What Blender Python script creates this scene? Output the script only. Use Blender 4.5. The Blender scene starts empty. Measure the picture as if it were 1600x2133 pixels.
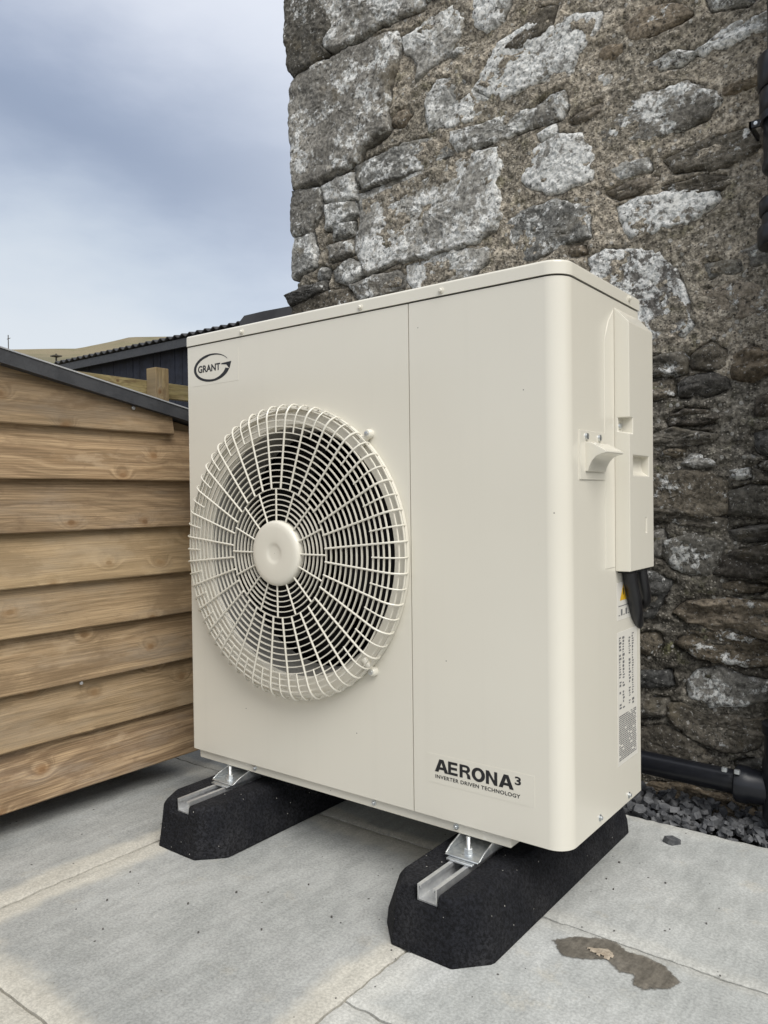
import bpy, bmesh, math, random
import numpy as np
from mathutils import Vector, Matrix, Euler

random.seed(7)
RNG = np.random.default_rng(11)
C = bpy.context.scene.collection
scn = bpy.context.scene

# ------------------------------------------------------------------ camera
cam_d = bpy.data.cameras.new('camera')
cam_d.sensor_fit = 'HORIZONTAL'; cam_d.sensor_width = 36.0
cam_d.lens = 36.0 * 1614.41 / 1600.0
cam_d.clip_start = 0.02; cam_d.clip_end = 3000.0
cam = bpy.data.objects.new('camera', cam_d); C.objects.link(cam)
YAW, PITCH, ROLL = -0.65349, -0.01627, 0.0122
fwd = Vector((math.sin(YAW)*math.cos(PITCH), math.cos(YAW)*math.cos(PITCH), math.sin(PITCH)))
rgt0 = Vector((math.cos(YAW), -math.sin(YAW), 0.0)); dwn0 = fwd.cross(rgt0)
rgt = math.cos(ROLL)*rgt0 + math.sin(ROLL)*dwn0
dwn = -math.sin(ROLL)*rgt0 + math.cos(ROLL)*dwn0
cam.matrix_world = Matrix(((rgt.x, -dwn.x, -fwd.x, 1.46541), (rgt.y, -dwn.y, -fwd.y, -1.16437),
                           (rgt.z, -dwn.z, -fwd.z, 0.62884), (0, 0, 0, 1)))
scn.camera = cam

# ------------------------------------------------------------------ world, sun, exposure
SUN_EL, SUN_AZ = math.radians(50), math.radians(-29)      # azimuth from +x, the side behind the camera
w = bpy.data.worlds.new('World'); scn.world = w; w.use_nodes = True
t = w.node_tree; t.nodes.clear()
def wn(kind, **kw):
    n = t.nodes.new(kind)
    for k, v in kw.items(): setattr(n, k, v)
    return n
L = t.links.new
out = wn('ShaderNodeOutputWorld'); bg = wn('ShaderNodeBackground'); bg.inputs[1].default_value = 0.1
sky = wn('ShaderNodeTexSky', sky_type='NISHITA', sun_disc=False, sun_elevation=SUN_EL, sun_rotation=math.pi/2 - SUN_AZ)
tc = wn('ShaderNodeTexCoord'); sep = wn('ShaderNodeSeparateXYZ'); L(tc.outputs['Generated'], sep.inputs[0])
mp = wn('ShaderNodeMapping'); mp.inputs['Scale'].default_value = (1.0, 1.0, 2.6); L(tc.outputs['Generated'], mp.inputs[0])
nz = wn('ShaderNodeTexNoise'); nz.inputs['Scale'].default_value = 1.7; nz.inputs['Detail'].default_value = 5; nz.inputs['Roughness'].default_value = 0.5
nz.inputs['Distortion'].default_value = 0.6
L(mp.outputs[0], nz.inputs['Vector'])
nz2 = wn('ShaderNodeTexNoise'); nz2.inputs['Scale'].default_value = 4.5; nz2.inputs['Detail'].default_value = 6; nz2.inputs['Roughness'].default_value = 0.55
L(mp.outputs[0], nz2.inputs['Vector'])
def wm(op, a, b):
    n = wn('ShaderNodeMath', operation=op)
    for i, v in enumerate((a, b)):
        if isinstance(v, (int, float)): n.inputs[i].default_value = v
        else: L(v, n.inputs[i])
    return n.outputs[0]
# height of the sight line, bent by the slow cloud noise and by a slant of the cloud deck
hgt = wm('ADD', sep.outputs[2], wm('MULTIPLY', wm('SUBTRACT', nz.outputs[0], 0.5), 0.09))
hgt = wm('ADD', hgt, wm('MULTIPLY', wm('SUBTRACT', nz2.outputs[0], 0.5), 0.15))
hgt = wm('ADD', hgt, wm('MULTIPLY', wm('ADD', sep.outputs[0], 0.82), 0.42))
rmp = wn('ShaderNodeValToRGB'); L(hgt, rmp.inputs[0]); cr = rmp.color_ramp; cr.interpolation = 'B_SPLINE'
stops = [(0.0, (.395, .415, .435)), (0.20, (.39, .41, .43)), (0.27, (.34, .375, .415)), (0.345, (.235, .270, .335)), (0.42, (.152, .184, .248)),
         (0.49, (.190, .224, .294)), (0.58, (.36, .385, .44)), (0.70, (.48, .495, .53)), (1.0, (.60, .61, .62))]
while len(cr.elements) < len(stops): cr.elements.new(0.5)
for e, (p, c) in zip(cr.elements, stops): e.position = p; e.color = (*c, 1)
# the thinner, paler overcast away from the dark bank in the west
mr = wn('ShaderNodeMapRange', interpolation_type='SMOOTHSTEP'); L(sep.outputs[0], mr.inputs[0])
for k_, v_ in ((1, -.80), (2, -.45), (3, 0.0), (4, 0.7)): mr.inputs[k_].default_value = v_
pale = wn('ShaderNodeMix', data_type='RGBA'); L(mr.outputs[0], pale.inputs[0]); L(rmp.outputs[0], pale.inputs[6]); pale.inputs[7].default_value = (.455, .475, .515, 1)
mul = wn('ShaderNodeVectorMath', operation='SCALE'); L(pale.outputs[2], mul.inputs[0]); mul.inputs['Scale'].default_value = 10.0
mx = wn('ShaderNodeMix', data_type='RGBA'); mx.inputs[0].default_value = 0.93
L(sky.outputs[0], mx.inputs[6]); L(mul.outputs[0], mx.inputs[7]); L(mx.outputs[2], bg.inputs[0]); L(bg.outputs[0], out.inputs[0])

sd = bpy.data.lights.new('sun', 'SUN'); sd.energy = 1.5; sd.angle = math.radians(40); sd.color = (1.0, 0.96, 0.9)
sun = bpy.data.objects.new('sun', sd); C.objects.link(sun)
sdir = Vector((math.cos(SUN_EL)*math.cos(SUN_AZ), math.cos(SUN_EL)*math.sin(SUN_AZ), math.sin(SUN_EL)))
sun.rotation_euler = sdir.to_track_quat('Z', 'Y').to_euler(); sun.location = sdir * 30
vs = scn.view_settings
scn.display_settings.display_device = 'sRGB'
vs.view_transform = 'Standard'; vs.look = 'None'; vs.gamma = 1.0; vs.exposure = 0.95; vs.use_curve_mapping = False

# ------------------------------------------------------------------ helpers: noise
def _h(ix, iy, seed):
    h = (ix.astype(np.int64)*374761393 + iy.astype(np.int64)*668265263 + seed*974634777) & 0xffffffff
    h = ((h ^ (h >> 13))*1274126177) & 0xffffffff
    return (h ^ (h >> 16)) / 4294967296.0
def perlin(x, y, seed=0):
    x0 = np.floor(x); y0 = np.floor(y); fx = x-x0; fy = y-y0
    def g(dx, dy):
        a = _h(x0+dx, y0+dy, seed)*2*math.pi
        return np.cos(a)*(fx-dx) + np.sin(a)*(fy-dy)
    u = fx*fx*fx*(fx*(fx*6-15)+10); v = fy*fy*fy*(fy*(fy*6-15)+10)
    return ((g(0,0)*(1-u)+g(1,0)*u)*(1-v) + (g(0,1)*(1-u)+g(1,1)*u)*v)*1.4
def fbm(x, y, octs=4, seed=0, gain=0.5):
    x = np.asarray(x, float); y = np.asarray(y, float); s = 0; a = 1.0
    for o in range(octs):
        s = s + a*perlin(x*2**o, y*2**o, seed+o*17); a *= gain
    return s
def sstep(a, b, x):
    q = np.clip((x-a)/(b-a), 0, 1); return q*q*(3-2*q)

# ------------------------------------------------------------------ helpers: objects
def thing(name, loc, label, cat, group=None):
    o = bpy.data.objects.new(name, None); C.objects.link(o); o.location = loc; o.empty_display_size = 0.05
    o['label'] = label; o['category'] = cat
    if group: o['group'] = group
    return o
def root_loc(p):
    v = Vector((0, 0, 0))
    while p is not None: v = v + p.location; p = p.parent
    return v
def link(name, me, mat, parent=None, smooth=False, color=None, label=None):
    o = bpy.data.objects.new(name, me); C.objects.link(o)
    if mat and not me.materials: me.materials.append(mat)
    if parent is not None:
        o.parent = parent
        top = parent
        while top.parent is not None: top = top.parent
        if parent.parent is None: o.matrix_parent_inverse = Matrix.Translation(-parent.location)
    if smooth:
        me.polygons.foreach_set('use_smooth', [True]*len(me.polygons))
    if color: o.color = color
    if label: o['label'] = label
    return o
def tag(o, label, cat, group=None):
    o['label'] = label; o['category'] = cat
    if group: o['group'] = group
    return o

class MB:
    def __init__(s): s.v = []; s.f = []
    def add(s, vs_, fs):
        b = len(s.v); s.v += [tuple(p) for p in vs_]; s.f += [tuple(i+b for i in f) for f in fs]; return s
    def box(s, a, b, m=None):
        (x0, y0, z0), (x1, y1, z1) = a, b
        vs_ = [(x0,y0,z0),(x1,y0,z0),(x1,y1,z0),(x0,y1,z0),(x0,y0,z1),(x1,y0,z1),(x1,y1,z1),(x0,y1,z1)]
        if m is not None: vs_ = [tuple(m @ Vector(p)) for p in vs_]
        return s.add(vs_, [(0,3,2,1),(4,5,6,7),(0,1,5,4),(1,2,6,5),(2,3,7,6),(3,0,4,7)])
    def prism(s, pts, axis, a, b):                     # convex or simple polygon extruded along an axis
        n = len(pts)
        def p3(p, h):
            if axis == 'x': return (h, p[0], p[1])
            if axis == 'y': return (p[0], h, p[1])
            return (p[0], p[1], h)
        vs_ = [p3(p, a) for p in pts] + [p3(p, b) for p in pts]
        return s.add(vs_, [tuple(range(n))[::-1], tuple(range(n, 2*n))] + [(i, (i+1) % n, n+(i+1) % n, n+i) for i in range(n)])
    def loft(s, rings, closed=True, caps=True):
        n = len(rings[0]); b = []
        vs_ = [p for r in rings for p in r]; fs = []
        for k in range(len(rings)-1):
            for i in range(n if closed else n-1):
                j = (i+1) % n
                fs.append((k*n+i, k*n+j, (k+1)*n+j, (k+1)*n+i))
        if caps: fs += [tuple(range(n))[::-1], tuple((len(rings)-1)*n+i for i in range(n))]
        return s.add(vs_, fs)
    def tube(s, path, r, n=8, caps=True):
        path = [Vector(p) for p in path]; rings = []
        up = None
        for i, p in enumerate(path):
            d = (path[min(i+1, len(path)-1)] - path[max(i-1, 0)]).normalized()
            if up is None: up = d.orthogonal().normalized()
            up = (up - d*up.dot(d)).normalized(); sd_ = d.cross(up)
            rr = r[i] if isinstance(r, (list, tuple)) else r
            rings.append([tuple(p + (up*math.cos(a) + sd_*math.sin(a))*rr) for a in [2*math.pi*k/n for k in range(n)]])
        return s.loft(rings, True, caps)
    def lathe(s, c, axis, prof, n=32, caps=False):     # prof: (radius, height along axis)
        rings = []
        for r, h in prof:
            ring = []
            for k in range(n):
                a = 2*math.pi*k/n; p, q = r*math.cos(a), r*math.sin(a)
                if axis == 'x': ring.append((c[0]+h, c[1]+p, c[2]+q))
                elif axis == 'y': ring.append((c[0]+p, c[1]+h, c[2]+q))
                else: ring.append((c[0]+p, c[1]+q, c[2]+h))
            rings.append(ring)
        return s.loft(rings, True, caps)
    def mesh(s, name):
        me = bpy.data.meshes.new(name); me.from_pydata(s.v, [], s.f); me.update(); return me
    def build(s, name, mat, parent=None, smooth=False, bevel=0, seg=2, color=None, label=None, auto=None):
        me = s.mesh(name)
        bm = bmesh.new(); bm.from_mesh(me)
        bmesh.ops.recalc_face_normals(bm, faces=bm.faces)
        if bevel:
            ed = [e for e in bm.edges if len(e.link_faces) == 2 and e.calc_face_angle(0) > 0.5]
            bmesh.ops.bevel(bm, geom=ed, offset=bevel, segments=seg, affect='EDGES', profile=0.5, clamp_overlap=True)
            smooth = True
        bm.to_mesh(me); bm.free()
        o = link(name, me, mat, parent, smooth, color, label)
        if smooth: sharp(me, auto or 40)
        if bevel: wnorm(o)
        return o
def wnorm(o):
    m_ = o.modifiers.new('n', 'WEIGHTED_NORMAL'); m_.mode = 'FACE_AREA'; m_.weight = 80; m_.keep_sharp = True
def sharp(me, deg):
    bm = bmesh.new(); bm.from_mesh(me)
    for e in bm.edges:
        if len(e.link_faces) == 2 and e.calc_face_angle(0) > math.radians(deg): e.smooth = False
    bm.to_mesh(me); bm.free()
def grid_mesh(name, X, Y, Z):
    nr, nc = X.shape
    v = np.stack([X.ravel(), Y.ravel(), Z.ravel()], 1)
    idx = np.arange(nr*nc).reshape(nr, nc)
    f = np.stack([idx[:-1,:-1].ravel(), idx[:-1,1:].ravel(), idx[1:,1:].ravel(), idx[1:,:-1].ravel()], 1)
    me = bpy.data.meshes.new(name); me.from_pydata(v.tolist(), [], f.tolist()); me.update(); return me
def rot_about(c, axis, ang):
    return Matrix.Translation(c) @ Matrix.Rotation(ang, 4, axis) @ Matrix.Translation(-Vector(c))
def cut(o, cutters):
    for mb in cutters:
        me = mb.mesh('cutter')
        bm = bmesh.new(); bm.from_mesh(me); bmesh.ops.recalc_face_normals(bm, faces=bm.faces); bm.to_mesh(me); bm.free()
        k = bpy.data.objects.new('cutter', me); C.objects.link(k)
        m = o.modifiers.new('b', 'BOOLEAN'); m.operation = 'DIFFERENCE'; m.object = k; m.solver = 'EXACT'
        bpy.context.view_layer.update()
        dg = bpy.context.evaluated_depsgraph_get()
        nm = bpy.data.meshes.new_from_object(o.evaluated_get(dg))
        o.modifiers.clear(); o.data = nm
        bpy.data.objects.remove(k)
    return o
def text_mesh(body, width, height, off=0.0, spacing=1.0, thick=0.0003):
    cu = bpy.data.curves.new('txt', 'FONT'); cu.body = body; cu.size = 1.0; cu.offset = off; cu.space_character = spacing
    cu.extrude = 0.0; cu.resolution_u = 4
    o = bpy.data.objects.new('txt', cu); C.objects.link(o); bpy.context.view_layer.update()
    me = bpy.data.meshes.new_from_object(o.evaluated_get(bpy.context.evaluated_depsgraph_get()))
    bpy.data.objects.remove(o)
    co = np.array([v.co[:] for v in me.vertices]); lo = co.min(0); hi = co.max(0)
    v = (co - lo); v[:, 0] *= width/(hi[0]-lo[0]); v[:, 1] *= height/(hi[1]-lo[1])
    return me, v

# ------------------------------------------------------------------ helpers: materials
class M:
    def __init__(s, name, rough=0.6, metal=0.0, color=None, spec=None):
        s.m = bpy.data.materials.new(name); s.m.use_nodes = True
        s.t = s.m.node_tree; s.p = s.t.nodes['Principled BSDF']
        s.p.inputs['Roughness'].default_value = rough; s.p.inputs['Metallic'].default_value = metal
        if spec is not None: s.p.inputs['Specular IOR Level'].default_value = spec
        if color: s.p.inputs['Base Color'].default_value = (*color, 1)
    def set(s, sock, v):
        if isinstance(v, bpy.types.NodeSocket): s.t.links.new(v, sock)
        elif isinstance(v, tuple) and len(v) == 3 and sock.type == 'RGBA': sock.default_value = (*v, 1)
        else: sock.default_value = v
    def node(s, kind, props=None, ins=None):
        n = s.t.nodes.new(kind)
        for k, v in (props or {}).items(): setattr(n, k, v)
        for k, v in (ins or {}).items(): s.set(n.inputs[k], v)
        return n
    def pos(s): return s.node('ShaderNodeNewGeometry').outputs['Position']
    def gen(s): return s.node('ShaderNodeTexCoord').outputs['Generated']
    def info(s, k): return s.node('ShaderNodeObjectInfo').outputs[k]
    def mapv(s, v, sc=(1,1,1), loc=(0,0,0), rot=(0,0,0)):
        return s.node('ShaderNodeMapping', None, {'Vector': v, 'Scale': sc, 'Location': loc, 'Rotation': rot}).outputs[0]
    def vadd(s, a, b): return s.node('ShaderNodeVectorMath', {'operation': 'ADD'}, {0: a, 1: b}).outputs[0]
    def noise(s, v, scale, detail=4, rough=0.55, dist=0.0):
        return s.node('ShaderNodeTexNoise', None, {'Vector': v, 'Scale': scale, 'Detail': detail, 'Roughness': rough, 'Distortion': dist}).outputs[0]
    def voro(s, v, scale, out='Distance', feat='F1', rnd=1.0):
        return s.node('ShaderNodeTexVoronoi', {'feature': feat}, {'Vector': v, 'Scale': scale, 'Randomness': rnd}).outputs[out]
    def math(s, op, a, b=0.0): return s.node('ShaderNodeMath', {'operation': op}, {0: a, 1: b}).outputs[0]
    def rng(s, v, a, b, c=0.0, d=1.0, smooth=True):
        return s.node('ShaderNodeMapRange', {'interpolation_type': 'SMOOTHSTEP' if smooth else 'LINEAR'}, {0: v, 1: a, 2: b, 3: c, 4: d}).outputs[0]
    def mix(s, f, a, b, mode='MIX'):
        n = s.node('ShaderNodeMix', {'data_type': 'RGBA', 'blend_type': mode}); s.set(n.inputs[0], f); s.set(n.inputs[6], a); s.set(n.inputs[7], b); return n.outputs[2]
    def gray(s, v): return s.node('ShaderNodeCombineColor', None, {0: v, 1: v, 2: v}).outputs[0]
    def sep(s, v): return s.node('ShaderNodeSeparateXYZ', None, {0: v}).outputs
    def comb(s, x, y, z): return s.node('ShaderNodeCombineXYZ', None, {0: x, 1: y, 2: z}).outputs[0]
    def bump(s, h, strength=0.5, dist=0.01, prev=None):
        n = s.node('ShaderNodeBump', None, {'Strength': strength, 'Distance': dist, 'Height': h})
        if prev is not None: s.t.links.new(prev, n.inputs['Normal'])
        return n.outputs[0]
    def col(s, v): s.set(s.p.inputs['Base Color'], v); return s
    def ro(s, v): s.set(s.p.inputs['Roughness'], v); return s
    def nrm(s, v): s.t.links.new(v, s.p.inputs['Normal']); return s

def mat_stone():
    a = M('weathered_stone', 0.92, spec=0.2); P = a.pos(); rnd = a.info('Random'); oc = a.info('Color'); oa = a.info('Alpha')
    off = a.node('ShaderNodeVectorMath', {'operation': 'SCALE'}, {0: (31.0, 17.0, 23.0), 'Scale': rnd}).outputs[0]
    Q = a.vadd(P, off)
    n1 = a.noise(Q, 9, 5, 0.6); n2 = a.noise(Q, 90, 8, 0.72); n3 = a.noise(Q, 42, 10, 0.72, 0.0); n4 = a.noise(Q, 7, 3, 0.6); n5 = a.noise(Q, 70, 9, .72)
    v2 = a.voro(Q, 210)
    c = a.mix(1.0, oc, a.gray(a.rng(n1, .3, .7, .66, 1.34)), 'MULTIPLY')
    n8 = a.noise(Q, 130, 4, .6)
    c = a.mix(1.0, c, a.gray(a.rng(n2, .32, .68, .45, 1.55)), 'MULTIPLY')
    c = a.mix(a.math('MULTIPLY', a.rng(n4, .55, .68), .38), c, (.19, .155, .095))
    lo = a.math('SUBTRACT', .72, a.math('MULTIPLY', oa, .37)); lo = a.math('SUBTRACT', lo, a.math('MULTIPLY', a.math('SUBTRACT', n1, .5), .75))
    f = a.node('ShaderNodeClamp', None, {0: a.math('DIVIDE', a.math('SUBTRACT', n3, lo), .05)}).outputs[0]
    lich = a.mix(a.rng(n8, .38, .58), (.42, .435, .43), (.84, .84, .81))
    c = a.mix(a.math('MULTIPLY', f, .92), c, lich)
    dk = a.math('MULTIPLY', a.rng(n5, .43, .385), a.rng(n1, .40, .56, .45, 1.0)); c = a.mix(a.math('MULTIPLY', dk, .82), c, (.045, .042, .038))
    c = a.mix(a.math('MULTIPLY', a.rng(n8, .60, .68), .45), c, (.62, .61, .58))
    a.col(c)
    h = a.math('ADD', a.math('MULTIPLY', n2, .8), a.math('MULTIPLY', f, .25))
    h = a.math('ADD', h, a.math('MULTIPLY', n3, 1.1)); h = a.math('SUBTRACT', h, a.math('MULTIPLY', dk, .5))
    a.nrm(a.bump(h, .8, 0.006)); return a.m
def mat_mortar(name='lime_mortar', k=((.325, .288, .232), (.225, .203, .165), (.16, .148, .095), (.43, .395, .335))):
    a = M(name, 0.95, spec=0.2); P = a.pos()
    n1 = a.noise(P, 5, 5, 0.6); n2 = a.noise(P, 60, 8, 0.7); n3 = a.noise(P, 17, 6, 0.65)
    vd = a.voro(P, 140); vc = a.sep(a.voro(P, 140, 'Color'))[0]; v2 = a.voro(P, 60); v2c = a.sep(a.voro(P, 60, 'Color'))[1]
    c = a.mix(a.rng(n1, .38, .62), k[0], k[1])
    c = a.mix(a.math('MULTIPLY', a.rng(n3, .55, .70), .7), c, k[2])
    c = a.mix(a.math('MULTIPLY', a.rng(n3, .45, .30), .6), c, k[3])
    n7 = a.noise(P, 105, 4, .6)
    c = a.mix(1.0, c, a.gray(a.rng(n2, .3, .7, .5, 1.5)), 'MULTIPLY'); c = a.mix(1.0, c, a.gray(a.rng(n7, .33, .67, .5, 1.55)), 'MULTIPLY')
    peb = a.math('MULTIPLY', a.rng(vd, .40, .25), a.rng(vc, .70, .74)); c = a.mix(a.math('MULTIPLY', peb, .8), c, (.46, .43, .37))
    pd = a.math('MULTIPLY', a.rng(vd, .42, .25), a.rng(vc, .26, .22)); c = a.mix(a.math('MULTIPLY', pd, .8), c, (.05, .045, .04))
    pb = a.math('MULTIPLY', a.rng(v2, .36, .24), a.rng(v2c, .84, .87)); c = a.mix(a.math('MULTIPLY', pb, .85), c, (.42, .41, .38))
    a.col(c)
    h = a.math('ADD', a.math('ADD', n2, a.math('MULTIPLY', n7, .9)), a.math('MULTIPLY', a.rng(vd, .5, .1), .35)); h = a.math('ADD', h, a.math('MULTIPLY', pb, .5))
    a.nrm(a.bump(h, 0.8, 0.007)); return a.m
def mat_wood(name, light, dark, grainy=1.0, axis='y'):
    a = M(name, 0.72, spec=0.25); P = a.pos(); rnd = a.info('Random'); s = a.sep(P)
    L_, Z_ = (s[1], s[2]) if axis == 'y' else (s[2], s[1])
    yy = a.math('ADD', L_, a.math('MULTIPLY', rnd, 41.0)); zz = a.math('ADD', Z_, a.math('MULTIPLY', rnd, 13.0))
    kv = a.comb(a.math('MULTIPLY', yy, 6.4), a.math('MULTIPLY', zz, 9.5), a.math('MULTIPLY', rnd, 9.0))
    vd = a.node('ShaderNodeTexVoronoi', {'voronoi_dimensions': '2D'}, {'Vector': kv, 'Scale': 1.0}); d = vd.outputs['Distance']
    gate = a.rng(a.sep(vd.outputs['Color'])[0], .36, .40)
    near = a.math('MULTIPLY', a.rng(d, .30, .0), gate)
    warp = a.noise(a.comb(a.math('MULTIPLY', yy, 1.6), a.math('MULTIPLY', zz, 5.0), 0.0), 1.0, 3, .5)
    g = a.math('ADD', a.math('MULTIPLY', zz, 46.0), a.math('MULTIPLY', near, 1.6)); g = a.math('ADD', g, a.math('MULTIPLY', warp, 6.0))
    n1 = a.noise(a.comb(a.math('MULTIPLY', yy, 1.1), g, 0.0), 1.0, 5, .6)
    n2 = a.noise(a.comb(a.math('MULTIPLY', yy, 6.0), a.math('MULTIPLY', zz, 300.0), 0.0), 1.0, 4, .65)
    n3 = a.noise(a.comb(a.math('MULTIPLY', yy, 2.4), a.math('MULTIPLY', zz, 9.0), 2.0), 1.0, 6, .6)
    n4 = a.noise(a.comb(a.math('MULTIPLY', yy, 16.0), a.math('MULTIPLY', zz, 30.0), 3.0), 1.0, 6, .7)
    c = a.mix(a.rng(n1, .38, .64), light, dark)
    c = a.mix(1.0, c, a.gray(a.rng(n2, .32, .68, .66, 1.32)), 'MULTIPLY')
    c = a.mix(a.math('MULTIPLY', a.rng(n3, .48, .70), .55), c, (.34, .29, .235))
    c = a.mix(a.math('MULTIPLY', a.rng(n3, .44, .26), .5), c, (.30, .19, .095))
    c = a.mix(a.math('MULTIPLY', a.rng(n4, .54, .72), .5), c, (.17, .11, .07))
    n6 = a.noise(a.comb(a.math('MULTIPLY', yy, 5.0), a.math('MULTIPLY', zz, 11.0), 7.0), 1.0, 7, .62); c = a.mix(a.math('MULTIPLY', a.rng(n6, .51, .63), .62), c, (.155, .098, .058))
    c = a.mix(a.math('MULTIPLY', a.rng(n6, .44, .32), .5), c, (.50, .385, .26))
    kn = a.math('MULTIPLY', a.rng(d, .075, .03), gate); c = a.mix(a.math('MULTIPLY', kn, .85), c, (.14, .072, .035))
    ring = a.math('MULTIPLY', a.math('MULTIPLY', a.rng(d, .17, .05), gate), a.rng(n4, .4, .6, .1, .7)); c = a.mix(ring, c, (.25, .14, .065))
    r2 = a.math('FRACT', a.math('MULTIPLY', rnd, 7.3)); c = a.mix(a.math('MULTIPLY', r2, .45), c, (.315, .24, .13))
    c = a.mix(1.0, c, a.gray(a.rng(rnd, 0, 1, .68, 1.14, False)), 'MULTIPLY')
    a.col(c); h = a.math('ADD', a.math('MULTIPLY', n2, .6), n1)
    a.nrm(a.bump(h, 0.35, 0.004)); return a.m
def mat_slab():
    a = M('riven_slab', 0.8, spec=0.3); P = a.pos(); G = a.sep(a.gen()); rnd = a.info('Random')
    nA = a.noise(a.mapv(P, (44, 15, 1), rot=(0, 0, .25)), 1.0, 7, .65, .4); nB = a.noise(P, 4.5, 6, .62); nC = a.noise(P, 210, 5, .7); nD = a.noise(P, 14, 7, .7)
    e1 = a.math('MINIMUM', G[0], a.math('SUBTRACT', 1.0, G[0])); e2 = a.math('MINIMUM', G[1], a.math('SUBTRACT', 1.0, G[1]))
    e = a.math('MINIMUM', e1, e2)
    e = a.math('ADD', e, a.math('MULTIPLY', a.math('SUBTRACT', nD, .5), .10)); e = a.math('ADD', e, a.math('MULTIPLY', a.math('SUBTRACT', nB, .5), .16))
    e = a.math('ADD', e, a.math('MULTIPLY', a.math('SUBTRACT', nC, .5), .05))
    c = a.mix(a.rng(nB, .34, .66), (.415, .417, .405), (.325, .33, .32))
    c = a.mix(a.math('MULTIPLY', a.rng(nD, .57, .72), .35), c, (.42, .385, .32))
    c = a.mix(a.math('MULTIPLY', a.rng(e, .095, .035), a.info('Alpha')), c, (.56, .53, .465))
    c = a.mix(1.0, c, a.gray(a.rng(nA, .3, .7, .90, 1.10)), 'MULTIPLY')
    c = a.mix(1.0, c, a.gray(a.rng(nC, .30, .70, .80, 1.20)), 'MULTIPLY')
    sp = a.voro(P, 60); spc = a.sep(a.voro(P, 60, 'Color'))[0]
    c = a.mix(a.math('MULTIPLY', a.rng(sp, .16, .10), a.rng(spc, .93, .95)), c, (.07, .065, .06))
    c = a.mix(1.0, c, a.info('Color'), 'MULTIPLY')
    a.col(c); h = a.math('ADD', nA, a.math('MULTIPLY', nC, .35)); h = a.math('ADD', h, nD)
    a.nrm(a.bump(h, 0.4, 0.0022)); return a.m
def mat_paint():
    a = M('cream_powder_coat', 0.2, color=(.66, .63, .55)); P = a.pos()
    n = a.noise(P, 3, 3, .5); a.col(a.mix(a.rng(n, .3, .7), (.695, .668, .582), (.675, .648, .565)))
    st = a.noise(a.mapv(P, (34, 34, 1.6)), 1.0, 5, .6); sp = a.voro(P, 38); sc = a.sep(a.voro(P, 38, 'Color'))[0]
    c = a.mix(a.math('MULTIPLY', a.rng(st, .52, .74), .045), a.p.inputs['Base Color'].links[0].from_socket, (.47, .45, .39))
    c = a.mix(a.math('MULTIPLY', a.rng(sp, .060, .035), a.rng(sc, .93, .95)), c, (.16, .15, .13)); a.col(c)
    a.nrm(a.bump(a.noise(P, 7, 2, .5), 0.05, 0.004)); return a.m
def mat_rubber():
    a = M('recycled_rubber', 0.82, spec=0.2); P = a.pos(); v = a.voro(P, 170); vc = a.sep(a.voro(P, 170, 'Color'))[0]; n = a.noise(P, 9, 6, .65)
    c = a.mix(a.rng(n, .4, .7), (.009, .0095, .012), (.020, .020, .022))
    c = a.mix(a.math('MULTIPLY', a.rng(v, .26, .14), a.rng(vc, .982, .988)), c, (.40, .39, .36)); a.col(c)
    c = a.mix(1.0, c, a.gray(a.rng(a.noise(P, 190, 3, .7), .35, .65, .5, 1.9)), 'MULTIPLY'); a.col(c)
    a.nrm(a.bump(a.noise(P, 230, 4, .7), 0.9, 0.005)); return a.m
def mat_simple(name, c1, c2, rough, scale=20, metal=0.0, bump=0.0, bs=200, spec=None, det=5):
    a = M(name, rough, metal, spec=spec); P = a.pos()
    a.col(a.mix(a.rng(a.noise(P, scale, det, .6), .35, .65), c1, c2))
    if bump: a.nrm(a.bump(a.noise(P, bs, 4, .6), bump, 0.004))
    return a.m
def mat_field():
    a = M('moor_grass', 1.0, spec=0.0); P = a.pos(); n1 = a.noise(P, .018, 8, .6, .5); n2 = a.noise(P, .13, 8, .7); n3 = a.noise(P, 3.0, 6, .7)
    c = a.mix(a.rng(n1, .42, .60), (.215, .185, .125), (.165, .15, .105)); c = a.mix(a.math('MULTIPLY', a.rng(n2, .5, .7), .6), c, (.125, .135, .07))
    c = a.mix(a.math('MULTIPLY', a.rng(n2, .42, .3), .5), c, (.20, .15, .115)); c = a.mix(1.0, c, a.gray(a.rng(n3, .3, .7, .8, 1.2)), 'MULTIPLY'); a.col(c); return a.m

STONE = mat_stone(); MORTAR = mat_mortar(); LOWMORTAR = mat_mortar('dark_grey_mortar', ((.165, .152, .127), (.105, .096, .08), (.105, .105, .048), (.235, .222, .192))); SLAB = mat_slab(); PAINT = mat_paint(); RUBBER = mat_rubber(); FIELD = mat_field()
BOARD = mat_wood('larch_board', (.395, .280, .168), (.20, .132, .076))
RAILW = mat_wood('treated_rail', (.42, .35, .17), (.30, .24, .11))
POSTW = mat_wood('treated_post', (.36, .28, .15), (.25, .18, .09), axis='z')
FELT = mat_simple('black_roof_trim', (.035, .037, .042), (.05, .052, .057), .5, 30, bump=.2)
DRIP = mat_simple('pale_metal_edge', (.55, .57, .60), (.62, .63, .65), .35, 30, metal=.6)
BARNW = mat_simple('black_stained_boards', (.007, .009, .018), (.016, .020, .036), .75, 8, bump=.4, bs=60)
BARNR = mat_simple('dark_corrugated_sheet', (.03, .03, .033), (.05, .05, .052), .6, 5)
PIPE = mat_simple('black_pipe_plastic', (.007, .008, .011), (.012, .013, .017), .30, 12, spec=.4)
HOSE = mat_simple('black_hose', (.008, .008, .010), (.013, .013, .015), .35, 30)
ALU = mat_simple('galvanised_steel', (.60, .61, .62), (.72, .73, .73), .38, 60, metal=.75)
ZINC = mat_simple('zinc_plate', (.52, .55, .57), (.68, .70, .70), .34, 90, metal=.85)
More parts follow.
